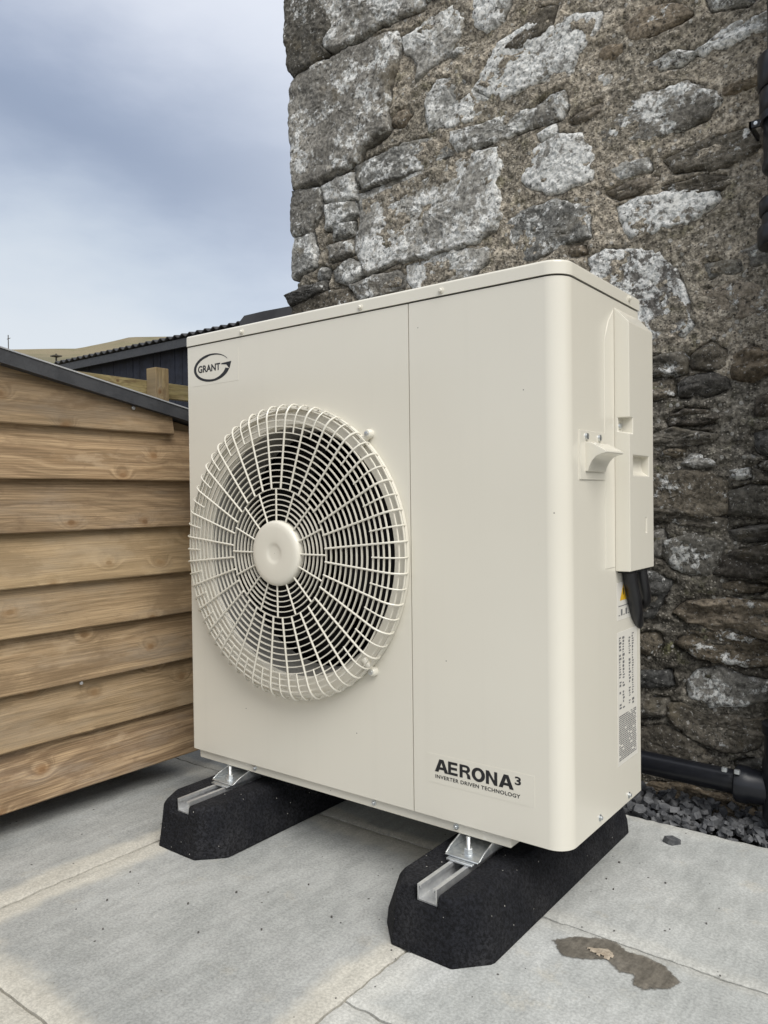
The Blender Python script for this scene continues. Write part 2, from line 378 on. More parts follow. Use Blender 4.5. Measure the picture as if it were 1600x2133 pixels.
DARK = mat_simple('dark_interior', (.008, .008, .009), (.014, .014, .015), .8, 20)
BLADE = mat_simple('fan_plastic', (.004, .004, .004), (.006, .006, .006), .6, 20, spec=.12)
FIN = mat_simple('coil_fins', (.004, .004, .0045), (.007, .007, .008), .8, 40, spec=.05)
INK = mat_simple('black_print', (.010, .010, .012), (.014, .014, .016), .45, 40)
FILMP = mat_simple('clear_label_film', (.668, .64, .562), (.655, .625, .548), .2, 5)
SHROUD = mat_simple('shaded_shroud', (.24, .235, .215), (.20, .195, .18), .6, 8)  # cream shroud coloured grey to carry the shade inside the opening
GREYINK = mat_simple('grey_print', (.14, .14, .145), (.18, .18, .18), .5, 40)
LABELP = mat_simple('label_paper', (.70, .68, .62), (.72, .70, .64), .35, 8)
YELLOW = mat_simple('warning_yellow', (.72, .42, .02), (.75, .46, .03), .4, 9)
SLATE = mat_simple('slate_chippings', (.055, .058, .064), (.14, .142, .146), .8, 34, bump=.6, bs=150)
EARTH = mat_simple('grit_bed', (.07, .068, .065), (.12, .115, .105), .95, 50, bump=.8, bs=120)
JOINT = mat_simple('pale_joint_mortar', (.36, .34, .29), (.26, .25, .22), .95, 30, bump=.6, bs=200)
def mat_damp():
    a = M('damp_mud', .5, spec=.4); P = a.pos()
    n1 = a.noise(a.mapv(P, (90, 24, 1), rot=(0, 0, .35)), 1.0, 5, .65); n2 = a.noise(P, 22, 8, .65); n3 = a.noise(P, 180, 5, .7)
    c = a.mix(a.rng(n2, .35, .65), (.185, .168, .140), (.135, .122, .10)); c = a.mix(1.0, c, a.gray(a.rng(n1, .3, .7, .75, 1.25)), 'MULTIPLY')
    c = a.mix(1.0, c, a.gray(a.rng(n3, .3, .7, .8, 1.2)), 'MULTIPLY'); a.col(c)
    at = a.node('ShaderNodeAttribute', {'attribute_name': 'fade'}).outputs['Fac']
    e = a.math('ADD', at, a.math('MULTIPLY', a.math('SUBTRACT', n3, .5), 1.1)); e = a.math('ADD', e, a.math('MULTIPLY', a.math('SUBTRACT', n2, .5), .9))
    al = a.math('MULTIPLY', a.rng(e, .12, .62), a.rng(n2, .30, .42, .72, .94)); a.set(a.p.inputs['Alpha'], al)
    a.nrm(a.bump(n3, .3, .002)); return a.m
DAMP = mat_damp()
MUD = mat_simple('pale_grit', (.42, .36, .28), (.33, .27, .20), .9, 70, bump=.8, bs=200)
OLDWOOD = mat_simple('old_pole_wood', (.05, .045, .04), (.08, .07, .06), .9, 2)
MOSS = mat_simple('moss', (.10, .105, .02), (.17, .16, .04), 1.0, 60, bump=1.0, bs=200)

# ------------------------------------------------------------------ terrain
def ridge(az):
    return np.interp(az, [-180, -60, 60, 110, 125, 141.5, 145.4, 146.7, 148.9, 153.6, 165, 185, 240], [.10, .08, .14, .20, .222, .2105, .2062, .1992, .1888, .1825, .176, .15, .10])
rr = np.concatenate([np.linspace(9, 60, 18), np.linspace(66, 300, 70), np.linspace(310, 900, 24)]); aa = np.linspace(-180, 180, 721)
A_, R_ = np.meshgrid(aa, rr)
X_ = R_*np.cos(np.radians(A_)); Y_ = R_*np.sin(np.radians(A_))
prof = np.where(R_ < 300, np.clip((R_-34)/266, 0, 1)**1.25, 1.0 - .5*np.clip((R_-300)/600, 0, 1)**1.2)
H_ = prof*ridge(A_)*300 + prof*(fbm(X_/60, Y_/60, 4, 3)*2.6*np.clip((300-R_)/90, 0.12, 1)) - .16
field = link('field', grid_mesh('field', X_, Y_, H_), FIELD, None, True); field['kind'] = 'structure'
g = np.linspace(-9.6, 9.6, 60); GX, GY = np.meshgrid(g, g)
near = link('ground', grid_mesh('ground', GX, GY, -.165 + fbm(GX*1.5, GY*1.5, 3, 5)*.01), EARTH, None, True); near['kind'] = 'structure'

# ------------------------------------------------------------------ patio
ZG = -0.100
bed = MB().box((-2.6, -3.2, -.16), (4.2, .578, -.1075)).build('patio', JOINT); bed['kind'] = 'structure'
def slab(x0, x1, y0, y1):
    gpx = .0022
    x0 += gpx; x1 -= gpx; y0 += gpx; y1 -= gpx
    vis = -.5 < (x0+x1)/2 < 1.6 and (y0+y1)/2 > -1.1
    st = .009 if vis else .05
    nx = max(3, int((x1-x0)/st)); ny = max(3, int((y1-y0)/st))
    xs = np.linspace(x0, x1, nx); ys = np.linspace(y0, y1, ny); X, Y = np.meshgrid(xs, ys)
    tilt = random.uniform(-.0012, .0012)
    Z = ZG + fbm(X*16, Y*5, 4, 21)*.0011 + tilt*(X-x0)
    ed = np.minimum(np.minimum(X-x0, x1-X), np.minimum(Y-y0, y1-Y))
    Z = Z - .0022*(1-sstep(0, .010, ed))*(1+.7*fbm(X*45, Y*45, 2, 4))
    jit = fbm(X*38, Y*38, 3, 9)*.0016
    X = X + np.where((X == x0) | (X == x1), jit, 0); Y = Y + np.where((Y == y0) | (Y == y1), jit, 0)
    me = grid_mesh('slab', X, Y, Z)
    bm = bmesh.new(); bm.from_mesh(me)
    r = bmesh.ops.extrude_edge_only(bm, edges=[e for e in bm.edges if e.is_boundary])
    for v in r['geom']:
        if isinstance(v, bmesh.types.BMVert): v.co.z = -.145
    bmesh.ops.recalc_face_normals(bm, faces=bm.faces); bm.to_mesh(me); bm.free()
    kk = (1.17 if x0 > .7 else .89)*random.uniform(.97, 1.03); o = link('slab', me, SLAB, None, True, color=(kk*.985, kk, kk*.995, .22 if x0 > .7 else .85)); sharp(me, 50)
    o.parent = bed; return o
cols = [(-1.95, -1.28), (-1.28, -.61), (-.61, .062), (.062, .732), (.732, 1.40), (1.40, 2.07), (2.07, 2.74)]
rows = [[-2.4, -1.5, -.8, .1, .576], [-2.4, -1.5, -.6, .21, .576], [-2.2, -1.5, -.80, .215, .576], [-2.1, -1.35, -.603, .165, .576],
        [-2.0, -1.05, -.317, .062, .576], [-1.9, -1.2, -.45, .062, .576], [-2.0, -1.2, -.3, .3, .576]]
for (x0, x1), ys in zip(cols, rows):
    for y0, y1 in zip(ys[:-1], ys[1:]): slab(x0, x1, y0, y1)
def blob(pts, z, th, seed, amp, n=90, inset=.012):
    q = np.array(pts, float); q = np.vstack([q, q[:1]]); s = np.r_[0, np.cumsum(np.linalg.norm(np.diff(q, axis=0), axis=1))]
    u = np.linspace(0, s[-1], n, endpoint=False); P = np.stack([np.interp(u, s, q[:, 0]), np.interp(u, s, q[:, 1])], 1)
    c = P.mean(0); d = (P - c)/np.linalg.norm(P-c, axis=1, keepdims=True)*.035; nn = fbm(P[:, 0]*60, P[:, 1]*60, 3, seed)
    P = P + d*amp*nn[:, None]
    gx = np.arange(P[:, 0].min(), P[:, 0].max(), .003); gy = np.arange(P[:, 1].min(), P[:, 1].max(), .003); X, Y = np.meshgrid(gx, gy)
    ins = np.zeros(X.shape, bool); D = np.full(X.shape, 9.0)
    for i in range(n):
        a = P[i]; b = P[(i+1) % n]; ab = b-a
        k = ((a[1] > Y) != (b[1] > Y)) & (X < ab[0]*(Y-a[1])/(ab[1] if abs(ab[1]) > 1e-9 else 1e-9)+a[0]); ins ^= k
        tt = np.clip(((X-a[0])*ab[0]+(Y-a[1])*ab[1])/max(ab@ab, 1e-12), 0, 1); D = np.minimum(D, np.hypot(X-a[0]-tt*ab[0], Y-a[1]-tt*ab[1]))
    F = np.where(ins, np.clip(D/inset, 0, 1), 0); Z = z + th*F*F*(3-2*F) + fbm(X*90, Y*90, 2, seed)*th*.25
    me = grid_mesh('blob', X, Y, Z); keep = ins[:-1, :-1] & ins[1:, :-1] & ins[:-1, 1:] & ins[1:, 1:]
    at = me.attributes.new('fade', 'FLOAT', 'POINT'); at.data.foreach_set('value', F.ravel().astype(np.float32))
    bm = bmesh.new(); bm.from_mesh(me); bm.faces.ensure_lookup_table(); kp = keep.ravel()
    bmesh.ops.delete(bm, geom=[f for f in bm.faces if not kp[f.index]], context='FACES'); bm.to_mesh(me); bm.free()
    return me
st1 = blob([(.905, .0), (.935, .035), (.967, .055), (1.0, .062), (1.02, .045), (1.045, .05), (1.085, .04), (1.118, .012), (1.10, -.025), (1.075, -.045), (1.055, -.04), (1.048, -.015), (1.03, -.022), (1.0, -.005), (.975, -.025), (.94, -.035)], ZG+.0016, .0005, 5, .10, 110, .012)
st1 = link('damp_patch', st1, DAMP, None)
st1.parent = bed; st1['label'] = 'brown damp muddy patch on the grey slab'
lump = blob([(.965, .012), (.985, .024), (1.01, .022), (1.018, .008), (1.0, .0), (.978, .002)], ZG+.0014, .0035, 8, .2, 40, .004)
lump = link('dried_mud', lump, MUD, None)
lump.parent = bed

# ------------------------------------------------------------------ stone house wall
STONES = [
    ('d', 22, 0, [-395,2384,-271,2333,-255,2267,-206,2199,-187,2147,-241,2118,-205,2080,-359,2057,-387,2094,-396,2323]),
    ('lg', 20, 0, [-247,2318,161,2160,166,2073,0,2089,-137,2075,-182,2079,-231,2117,-181,2150,-238,2251]),
    ('g', 24, 0, [-376,2036,-335,2058,-202,2052,-13,2056,69,2040,83,1996,50,1906,25,1831,36,1758,-61,1739,-86,1698,-242,1679,-363,1677,-373,1802,-384,1960]),
    ('lg', 18, 0, [92,2020,213,2035,266,2041,306,1988,301,1951,222,1906,140,1876,147,1928,103,1975]),
    ('lg', 14, 0, [343,2077,462,2032,452,1974,429,1942,380,1928,339,1976]),
    ('w', 20, 0, [339,1790,365,1821,419,1882,507,1901,576,1862,637,1876,707,1855,701,1815,642,1764,629,1731,505,1741,435,1726]),
    ('lg', 16, 0, [172,1807,211,1848,294,1833,339,1775,407,1723,363,1701,241,1708,193,1713,180,1755]),
    ('lg', 14, 0, [262,1684,363,1676,505,1674,558,1667,562,1638,504,1627,387,1620,287,1620,259,1657]),
    ('g', 16, 0, [-93,1681,41,1694,127,1697,209,1691,256,1642,274,1617,114,1612,-69,1605,-96,1639]),
    ('lg', 22, 0, [-91,1594,114,1600,286,1607,410,1600,424,1542,407,1500,420,1417,398,1376,324,1353,257,1352,139,1351,36,1357,-49,1336,-91,1397,-104,1448,-83,1506]),
    ('g', 18, 0, [-373,1671,-253,1649,-261,1571,-300,1519,-377,1533,-378,1608]),
    ('lg', 14, 0, [-242,1659,-105,1665,-102,1585,-226,1608]),
    ('g', 14, 0, [-223,1590,-113,1575,-101,1539,-140,1523,-228,1518]),
    ('g', 12, 0, [-198,1519,-114,1517,-121,1480,-199,1477]),
    ('g', 14, 0, [-222,1463,-122,1459,-116,1416,-220,1410]),
    ('lg', 18, 0, [-366,1513,-289,1509,-277,1454,-277,1408,-376,1386]),
    ('g', 14, 0, [-201,1374,-135,1401,-82,1376,-73,1340,-137,1323,-191,1338]),
    ('s', 34, 1, [-417,1329,-235,1345,-232,1315,-382,1292]),
    ('d', 8, 0, [-382,1284,-232,1307,-137,1308,-131,1254,-217,1183,-383,1206]),
    ('g', 14, 0, [-124,1313,59,1327,90,1301,81,1270,-87,1261]),
    ('lg', 18, 0, [96,1334,257,1341,369,1335,388,1301,358,1282,256,1231,126,1253,96,1304]),
    ('g', 14, 0, [427,1382,488,1405,582,1407,671,1372,674,1297,603,1291,501,1271,426,1294]),
    ('w', 18, 0, [484,1490,525,1563,594,1581,654,1560,692,1501,678,1444,572,1434,524,1463]),
    ('g', 14, 0, [497,1664,567,1693,612,1694,615,1645,596,1625,517,1625]),
    ('lg', 12, 1, [940,1678,998,1700,1092,1705,1126,1699,1125,1662,1047,1659,964,1659]),
    ('g', 9, 0, [708,1600,783,1615,858,1605,912,1608,974,1568,994,1543,964,1514,857,1503,759,1511,712,1513]),
    ('d', 12, 1, [868,1441,929,1451,1043,1460,1083,1452,1081,1410,1030,1390,893,1409]),
    ('w', 18, 0, [750,1357,801,1366,856,1352,914,1354,976,1337,990,1316,928,1281,856,1275,781,1273,758,1323]),
    ('d', 9, 1, [858,1376,946,1377,1039,1356,1030,1339,980,1342,893,1354]),
    ('w2', 14, 0, [673,1241,726,1254,856,1216,892,1158,923,1079,930,1035,905,1013,854,1009,798,1028,756,1076,693,1155]),
    ('g', 10, 0, [955,1175,1035,1171,1042,1137,968,1142]),
    ('lg', 10, 0, [719,1453,759,1464,828,1460,831,1427,751,1420]),
    ('g', 10, 1, [814,1683,895,1693,944,1674,902,1656,833,1665]),
    ('lg', 8, 0, [697,1700,745,1703,741,1670,709,1656]),
    ('w', 8, 0, [526,1606,579,1615,587,1582,539,1582]),
    ('b', 12, 1, [988,1574,1031,1592,1094,1596,1094,1542,1047,1544,994,1547]),
    ('d', 10, 1, [432,1857,493,1893,538,1928,582,1917,573,1871,528,1855,464,1841]),
    ('b', 8, 0, [719,1401,782,1412,846,1407,842,1382,750,1378]),
    ('b', 10, 0, [761,1796,822,1817,895,1803,930,1764,859,1755,792,1754]),
    ('g', 10, 0, [958,1806,1064,1777,1070,1734,975,1758]),
    ('b', 9, 0, [958,1110,1045,1115,1089,1087,1089,1036,995,1039,954,1074]),
    ('d', 14, 1, [923,962,972,986,1001,963,1009,928,989,919,926,930]),
    ('d', 14, 1, [797,966,900,976,915,952,910,921,799,924]),
    ('s', 16, 1, [892,899,915,912,1001,920,1008,876,951,863,899,868]),
    ('b', 12, 1, [1009,952,1050,967,1097,951,1096,901,1049,885,1016,899]),
    ('s', 22, 1, [863,826,912,835,1001,824,1008,806,951,800,872,798,864,813]),
    ('d', 14, 1, [795,772,878,786,976,772,981,760,930,752,840,753,798,749]),
    ('d', 16, 0, [803,665,845,678,898,685,955,678,1000,661,1000,590,950,577,871,597,803,604]),
    ('d', 14, 0, [1004,637,1048,649,1095,651,1095,575,1005,585]),
    ('s', 18, 1, [1061,843,1096,865,1096,802,1068,806]),
    ('s', 18, 1, [1061,769,1096,777,1096,719,1068,727]),
    ('g', 12, 1, [925,727,976,719,983,698,930,692,898,706]),
    ('g', 10, 1, [1008,687,1049,690,1053,670,1015,665]),
    ('d', 12, 1, [796,905,878,911,883,870,796,864]),
    ('d', 14, 1, [808,601,897,593,998,575,995,549,941,555,889,568,808,570]),
    ('d', 18, 0, [859,521,934,533,998,519,977,462,962,442,885,456,858,480]),
    ('g', 12, 0, [780,538,855,547,864,527,852,480,779,470]),
    ('s', 14, 1, [984,485,1090,514,1123,511,1122,454,1060,444,977,443]),
    ('s', 16, 1, [1005,547,1090,561,1123,558,1123,529,1019,521]),
    ('b', 14, 1, [880,345,918,377,1089,387,1122,386,1122,307,1073,306,990,318,918,327]),
    ('d', 14, 0, [778,281,842,293,853,269,830,234,778,241]),
    ('d', 14, 1, [888,272,918,304,990,307,1089,293,1122,289,1122,250,1045,241,947,244]),
    ('s', 16, 0, [777,190,868,204,877,166,777,148]),
    ('g', 18, 0, [915,177,939,213,986,222,1045,204,1121,207,1121,174,968,133,917,146]),
    ('d', 14, 1, [777,126,864,131,865,92,776,71]),
    ('d', 16, 0, [868,119,906,129,961,105,1038,110,1121,131,1121,95,1038,43,996,32,931,45,871,85]),
    ('d', 18, 0, [776,43,863,62,931,39,964,7,945,-16,776,-34]),
    ('d', 12, 0, [1017,6,1071,29,1121,34,1121,5,1024,-10]),
    ('b', 14, 1, [775,-83,893,-77,1002,-76,1064,-95,1061,-122,930,-127,775,-135]),
]

YW = .75
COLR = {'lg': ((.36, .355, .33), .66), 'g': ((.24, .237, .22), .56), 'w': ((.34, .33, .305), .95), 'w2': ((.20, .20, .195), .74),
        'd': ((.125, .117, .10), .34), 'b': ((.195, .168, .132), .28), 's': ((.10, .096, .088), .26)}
house = thing('stone_house', (-.385, YW, -.16), 'old rubble stone house wall with lichen and brown mortar, rising behind the cream unit', 'house')
# occupancy of the face, 1 cm cells, for the small stones between the big ones
ox0, oz0, ocx, ocz = -.45, -.2, 260, 350
occ = np.zeros((ocz, ocx), bool)
gxs = ox0 + (np.arange(ocx)+.5)*.01; gzs = oz0 + (np.arange(ocz)+.5)*.01
GXo, GZo = np.meshgrid(gxs, gzs)
def inside(poly, X, Z):
    r = np.zeros(X.shape, bool); n = len(poly)
    for i in range(n):
        x1, z1 = poly[i]; x2, z2 = poly[(i+1) % n]
        k = ((z1 > Z) != (z2 > Z)) & (X < (x2-x1)*(Z-z1)/((z2-z1) if abs(z2-z1) > 1e-9 else 1e-9)+x1); r ^= k
    return r
def grow(a):
    b = a.copy(); b[1:] |= a[:-1]; b[:-1] |= a[1:]; b[:, 1:] |= a[:, :-1]; b[:, :-1] |= a[:, 1:]; return b
polys = []
for kind, H, sl, c in STONES:
    p = np.array(c, float).reshape(-1, 2)/1000.0; H = (.0045 if (p[:, 0].mean() > .0 and p[:, 1].mean() > .95) else .011 if p[:, 1].mean() < .95 else H*.00045+.002); polys.append((kind, H, sl, p)); occ |= inside(p, GXo, GZo)
rs = np.random.default_rng(5)
def try_stone(a, b, kinds, zone):
    x = rs.uniform(zone[0], zone[1]); z = rs.uniform(zone[2], zone[3]); n = 9
    th = np.sort(rs.uniform(0, 2*math.pi, n)); th = np.linspace(0, 2*math.pi, n, endpoint=False) + rs.uniform(-.25, .25, n)
    ra = 1 + rs.uniform(-.22, .22, n); sq = np.abs(np.cos(th))**4 + np.abs(np.sin(th))**4; sq = sq**-.25
    an = rs.uniform(-.12, .12); px = a*ra*np.cos(th)*sq; pz = b*ra*np.sin(th)*sq
    p = np.stack([x + px*math.cos(an) - pz*math.sin(an), z + px*math.sin(an) + pz*math.cos(an)], 1)
    if p[:, 0].min() < -.375 or p[:, 1].min() < -.15: return
    ins = grow(inside(p, GXo, GZo))
    if (ins & occ).any(): return
    occ[ins] = True
    k = kinds[rs.integers(len(kinds))]; polys.append((k, rs.uniform(.003, .009), 1 if z < .9 else int(rs.random() < .3), p))
for i in range(900): try_stone(rs.uniform(.09, .19), rs.uniform(.05, .10), ['g', 'lg', 'd', 'b', 'g'], (1.16, 2.05, .9, 3.2))
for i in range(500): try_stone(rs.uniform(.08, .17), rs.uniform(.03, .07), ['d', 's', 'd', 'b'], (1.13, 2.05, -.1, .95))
for i in range(400): try_stone(rs.uniform(.09, .18), rs.uniform(.05, .10), ['g', 'lg', 'b', 'd'], (-.3, 1.2, 2.32, 3.2))
for i in range(600): try_stone(rs.uniform(.07, .15), rs.uniform(.03, .07), ['g', 'd', 'b', 's'], (-.33, .85, -.1, 1.2))
for i in range(500): try_stone(rs.uniform(.045, .10), rs.uniform(.024, .05), ['g', 'b', 'g'], (-.05, 1.15, 1.0, 2.3))
for i in range(260): try_stone(rs.uniform(.022, .05), rs.uniform(.012, .026), ['g', 'b', 'b', 'lg'], (-.3, 1.15, .9, 2.3))
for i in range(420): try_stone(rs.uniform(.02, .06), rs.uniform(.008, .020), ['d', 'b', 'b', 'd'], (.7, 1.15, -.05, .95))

# mortar face: one rough sheet, sunk along the stones
mxs = np.r_[np.arange(-.378, 1.2, .005), np.arange(1.2, 2.06, .012)]; mzs = np.r_[np.arange(-.16, 2.4, .005), np.arange(2.4, 3.3, .012)]
MX, MZ = np.meshgrid(mxs, mzs)
HM = -.0035*sstep(.15, -.2, MX) + .0005 + fbm(MX*7, MZ*9, 5, 31, .55)*.0085 + fbm(MX*36, MZ*50, 3, 77, .65)*.0042
HM = np.where(MZ < .95, HM + sstep(1.05, .8, MZ)*(fbm(MX*9, MZ*34, 3, 51)*.007), HM)
dip = np.zeros_like(MX)
for kind, H, sl, p in polys:
    lo = p.min(0)-.03; hi = p.max(0)+.03
    i0, i1 = np.searchsorted(mzs, [lo[1], hi[1]]); j0, j1 = np.searchsorted(mxs, [lo[0], hi[0]])
    if i1 <= i0 or j1 <= j0: continue
    X = MX[i0:i1, j0:j1]; Z = MZ[i0:i1, j0:j1]; D = np.full(X.shape, 9.0); n = len(p)
    for i in range(n):
        a = p[i]; b = p[(i+1) % n]; ab = b-a; tt = np.clip(((X-a[0])*ab[0]+(Z-a[1])*ab[1])/(ab@ab), 0, 1)
        dd = np.hypot(X-a[0]-tt*ab[0], Z-a[1]-tt*ab[1])
        below = np.where(Z < a[1]+tt*ab[1], 1.0, .75)
        D = np.minimum(D, dd/below)
    D = D*np.where(X < .05, .62, 1.0)
    dip[i0:i1, j0:j1] = np.maximum(dip[i0:i1, j0:j1], 1-sstep(.002, .013, D))
msk = sstep(-.08, .22, fbm(MX*6, MZ*6, 3, 63))
left = sstep(.35, -.05, MX)
dip = dip*np.maximum(msk*.9, left*.75)
HM = HM - (.019 + .012*sstep(.2, -.05, MX))*dip
HM = HM - .020*sstep(-.33, -.378, MX)
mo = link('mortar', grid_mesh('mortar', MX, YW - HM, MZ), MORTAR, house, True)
mo.data.materials.append(LOWMORTAR)                     # darker, greyer mortar below a ragged line near the foot
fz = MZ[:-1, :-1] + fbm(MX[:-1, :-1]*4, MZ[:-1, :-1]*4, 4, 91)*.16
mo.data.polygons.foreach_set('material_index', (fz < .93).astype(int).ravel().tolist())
MB().box((-.374, YW+.045, -.16), (5.6, YW+6.2, 4.3)).build('wall_core', MORTAR, house)
MB().box((-.374, YW+.012, 3.292), (5.6, YW+.045, 4.3)).build('upper_wall', MORTAR, house)
MB().box((2.052, YW+.012, -.16), (5.6, YW+.045, 3.292)).build('side_wall', MORTAR, house)

def stone_mesh(p, H, sl, seed, depth):
    q = np.vstack([p, p[:1]]); s = np.r_[0, np.cumsum(np.linalg.norm(np.diff(q, axis=0), axis=1))]
    per = s[-1]; big = per > .35
    n = int(np.clip(per/.006, 24, 200)); k = int(np.clip(per/.036, 5, 36))
    u = np.linspace(0, per, n, endpoint=False)
    P = np.stack([np.interp(u, s, q[:, 0]), np.interp(u, s, q[:, 1])], 1)
    c = P.mean(0); amp = min(.0075, per*.012)
    d = P - c; ln = np.linalg.norm(d, axis=1, keepdims=True)
    P = P + d/ln*((.011 if big else .005) + fbm(P[:, 0]*30, P[:, 1]*30, 4, seed, .6)*amp)[:, None]
    ts = 1 - (np.linspace(0, 1, k+1)[1:])**1.45         # rings, dense near the rim
    ts = np.r_[1.0, ts[:-1]]
    W_ = ln.mean(); rows_ = []
    tx, tz = np.random.default_rng(seed).uniform(-.05, .05, 2)
    for tt in ts:
        R = c + (P-c)*tt
        e = (1-tt)*W_; rise = 1-np.exp(-e/(.0045 if big else .007))
        fx, fz = (6, 26) if sl else (9, 10)
        h = H*rise - .012*(1-rise)
        h = h + rise*(fbm(R[:, 0]*fx, R[:, 1]*fz, 4, seed+3, .55)*(.014 if (sl and c[1] < .95) else .009 if sl else .0065) + (.35-np.abs(fbm(R[:, 0]*34, R[:, 1]*(80 if sl else 40), 3, seed+9, .6)))*.0058)
        h = h + rise*((R[:, 0]-c[0])*tx + (R[:, 1]-c[1])*tz)
        rows_.append(np.stack([R[:, 0], YW - h, R[:, 1]], 1))
    back = rows_[0].copy(); back[:, 1] = YW + depth
    back[:, 0] = c[0] + (back[:, 0]-c[0])*.985; back[:, 2] = c[1] + (back[:, 2]-c[1])*.985
    rows_ = [back] + rows_
    cen = rows_[-1].mean(0)
    v = np.vstack(rows_ + [cen[None]]); fs = []
    m = len(rows_)
    for a in range(m-1):
        for i in range(n): fs.append((a*n+i, a*n+(i+1) % n, (a+1)*n+(i+1) % n, (a+1)*n+i))
    for i in range(n): fs.append(((m-1)*n+i, (m-1)*n+(i+1) % n, m*n))
    me = bpy.data.meshes.new('stone'); me.from_pydata(v.tolist(), [], fs)
    bm = bmesh.new(); bm.from_mesh(me); bmesh.ops.recalc_face_normals(bm, faces=bm.faces); bm.to_mesh(me); bm.free()
    return me
for i, (kind, H, sl, p) in enumerate(polys):
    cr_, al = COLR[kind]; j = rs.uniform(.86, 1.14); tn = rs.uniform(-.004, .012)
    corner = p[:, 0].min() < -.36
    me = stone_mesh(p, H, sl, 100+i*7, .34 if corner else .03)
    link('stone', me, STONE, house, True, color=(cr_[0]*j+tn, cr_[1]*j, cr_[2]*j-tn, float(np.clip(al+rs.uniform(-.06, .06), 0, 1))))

# ------------------------------------------------------------------ slate chippings in the strip at the foot of the wall
gr = MB()
def chip(mb, c, s, rz, tilt):
    m = Matrix.Translation(c) @ Euler((tilt[0], tilt[1], rz)).to_matrix().to_4x4()
    n = random.choice((5, 6, 6, 7)); ring = []
    for k in range(n):
        a = 2*math.pi*k/n + random.uniform(-.35, .35); r = random.uniform(.75, 1.1)
        ring.append((math.cos(a)*s[0]*r, math.sin(a)*s[1]*r))
    v = [m @ Vector((x, y, -s[2])) for x, y in ring] + [m @ Vector((x*.86+random.uniform(-.1, .1)*s[0], y*.86, s[2]*random.uniform(.6, 1.2))) for x, y in ring]
    mb.add(v, [tuple(range(n))[::-1], tuple(range(n, 2*n))] + [(i, (i+1) % n, n+(i+1) % n, n+i) for i in range(n)])
for i in range(3000):
    x = random.uniform(-.5, 2.0); y = random.uniform(.585, .80); s = random.uniform(.007, .019)
    chip(gr, (x, y, random.uniform(-.125, -.094) + .012*(y-.58)/.2), (s, s*random.uniform(.5, .9), s*random.uniform(.25, .5)), random.uniform(0, 6.3), (random.gauss(0, .45), random.gauss(0, .45)))
gro = gr.build('slate_gravel', SLATE); gro['kind'] = 'stuff'; gro['label'] = 'dark slate gravel in the strip between slabs and house wall'; gro['category'] = 'gravel'
one = MB(); chip(one, (.958, .478, ZG+.006), (.019, .012, .007), .4, (.1, .15))
tag(one.build('slate_chip', SLATE), 'single dark slate chip lying loose on the slab right of the rubber foot', 'stone')
deb = MB()
for u, v_ in [(.75, .05)]*0 + [(.20, -.36), (.33, -.28), (.37, -.2), (.42, -.33), (.50, -.26), (.57, -.16), (.28, -.42), (.90, .33), (.905, .25), (.93, .22), (.86, .05), (.46, -.1), (1.0, .3), (1.1, .2), (.14, -.27)]:
    chip(deb, (u, v_, ZG+.0015), (random.uniform(.0015, .003),)*2 + (.0015,), random.uniform(0, 6), (0, 0))
for i in range(60):
    chip(deb, (random.uniform(-.1, 1.5), random.uniform(-.7, .57), ZG+.0006), (random.uniform(.0007, .0016),)*2 + (.0009,), random.uniform(0, 6), (0, 0))
deb = deb.build('debris', EARTH); deb['kind'] = 'stuff'; deb['label'] = 'tiny dark grit specks scattered on the slabs'; deb['category'] = 'grit'

# ------------------------------------------------------------------ heat pump
W, D, ZB, ZL, ZT, XS = .94, .343, .050, .990, 1.0137, .6356
hp = thing('heat_pump', (W/2, D/2, .03), 'cream outdoor heat pump with round fan grille, raised on two black rubber feet', 'heat pump')
cx, cz, RH = .3330, .522, .2655
def arc(c, r, a0, a1, n): return [(c[0]+r*math.cos(math.radians(a0+(a1-a0)*k/n)), c[1]+r*math.sin(math.radians(a0+(a1-a0)*k/n))) for k in range(n+1)]
# front panel with the fan opening
mb = MB(); ZP = ZL - .0028; r0 = .004; xa, xb = r0, XS-.0011
N = 128; inner = []; outer = []
for k in range(N):
    a = 2*math.pi*(k+.5)/N; ca, sa = math.cos(a), math.sin(a)
    inner.append((cx+RH*ca, 0.0, cz+RH*sa))
    ts_ = [((xb-cx)/ca if ca > 0 else (xa-cx)/ca) if abs(ca) > 1e-9 else 9e9, ((ZP-cz)/sa if sa > 0 else (ZB-cz)/sa) if abs(sa) > 1e-9 else 9e9]
    q = min(ts_); outer.append([cx+q*ca, 0.0, cz+q*sa])
for cxn, czn in ((xa, ZB), (xb, ZB), (xb, ZP), (xa, ZP)):      # snap the nearest ray to each corner
    k = min(range(N), key=lambda i: (outer[i][0]-cxn)**2+(outer[i][2]-czn)**2); outer[k] = [cxn, 0.0, czn]
mid = [tuple((np.array(i_)*.94+np.array(o_)*.06)) for i_, o_ in zip(inner, outer)]
mb.loft([outer, mid, inner, [(cx+(RH-.006)*math.cos(2*math.pi*(k+.5)/N), .008, cz+(RH-.006)*math.sin(2*math.pi*(k+.5)/N)) for k in range(N)]], True, False)
path = [(0, D), (0, r0)] + arc((r0, r0), r0, 180, 270, 6)[1:]
fl_o = mb.build('front_panel', PAINT, hp)
mb = MB()
mb.loft([[(x, y, ZB) for x, y in path], [(x, y, ZP) for x, y in path]], False, False)
mb.loft([[(xb, 0, ZB), (xb, 0, ZP)], [(xb, .012, ZB), (xb, .012, ZP)]], False, False)
mb.loft([[(xa, 0, ZB), (xb, 0, ZB)], [(xa, .012, ZB), (xb, .012, ZB)]], False, False)
mb.loft([[(xa, 0, ZP), (xb, 0, ZP)], [(xa, .012, ZP), (xb, .012, ZP)]], False, False)
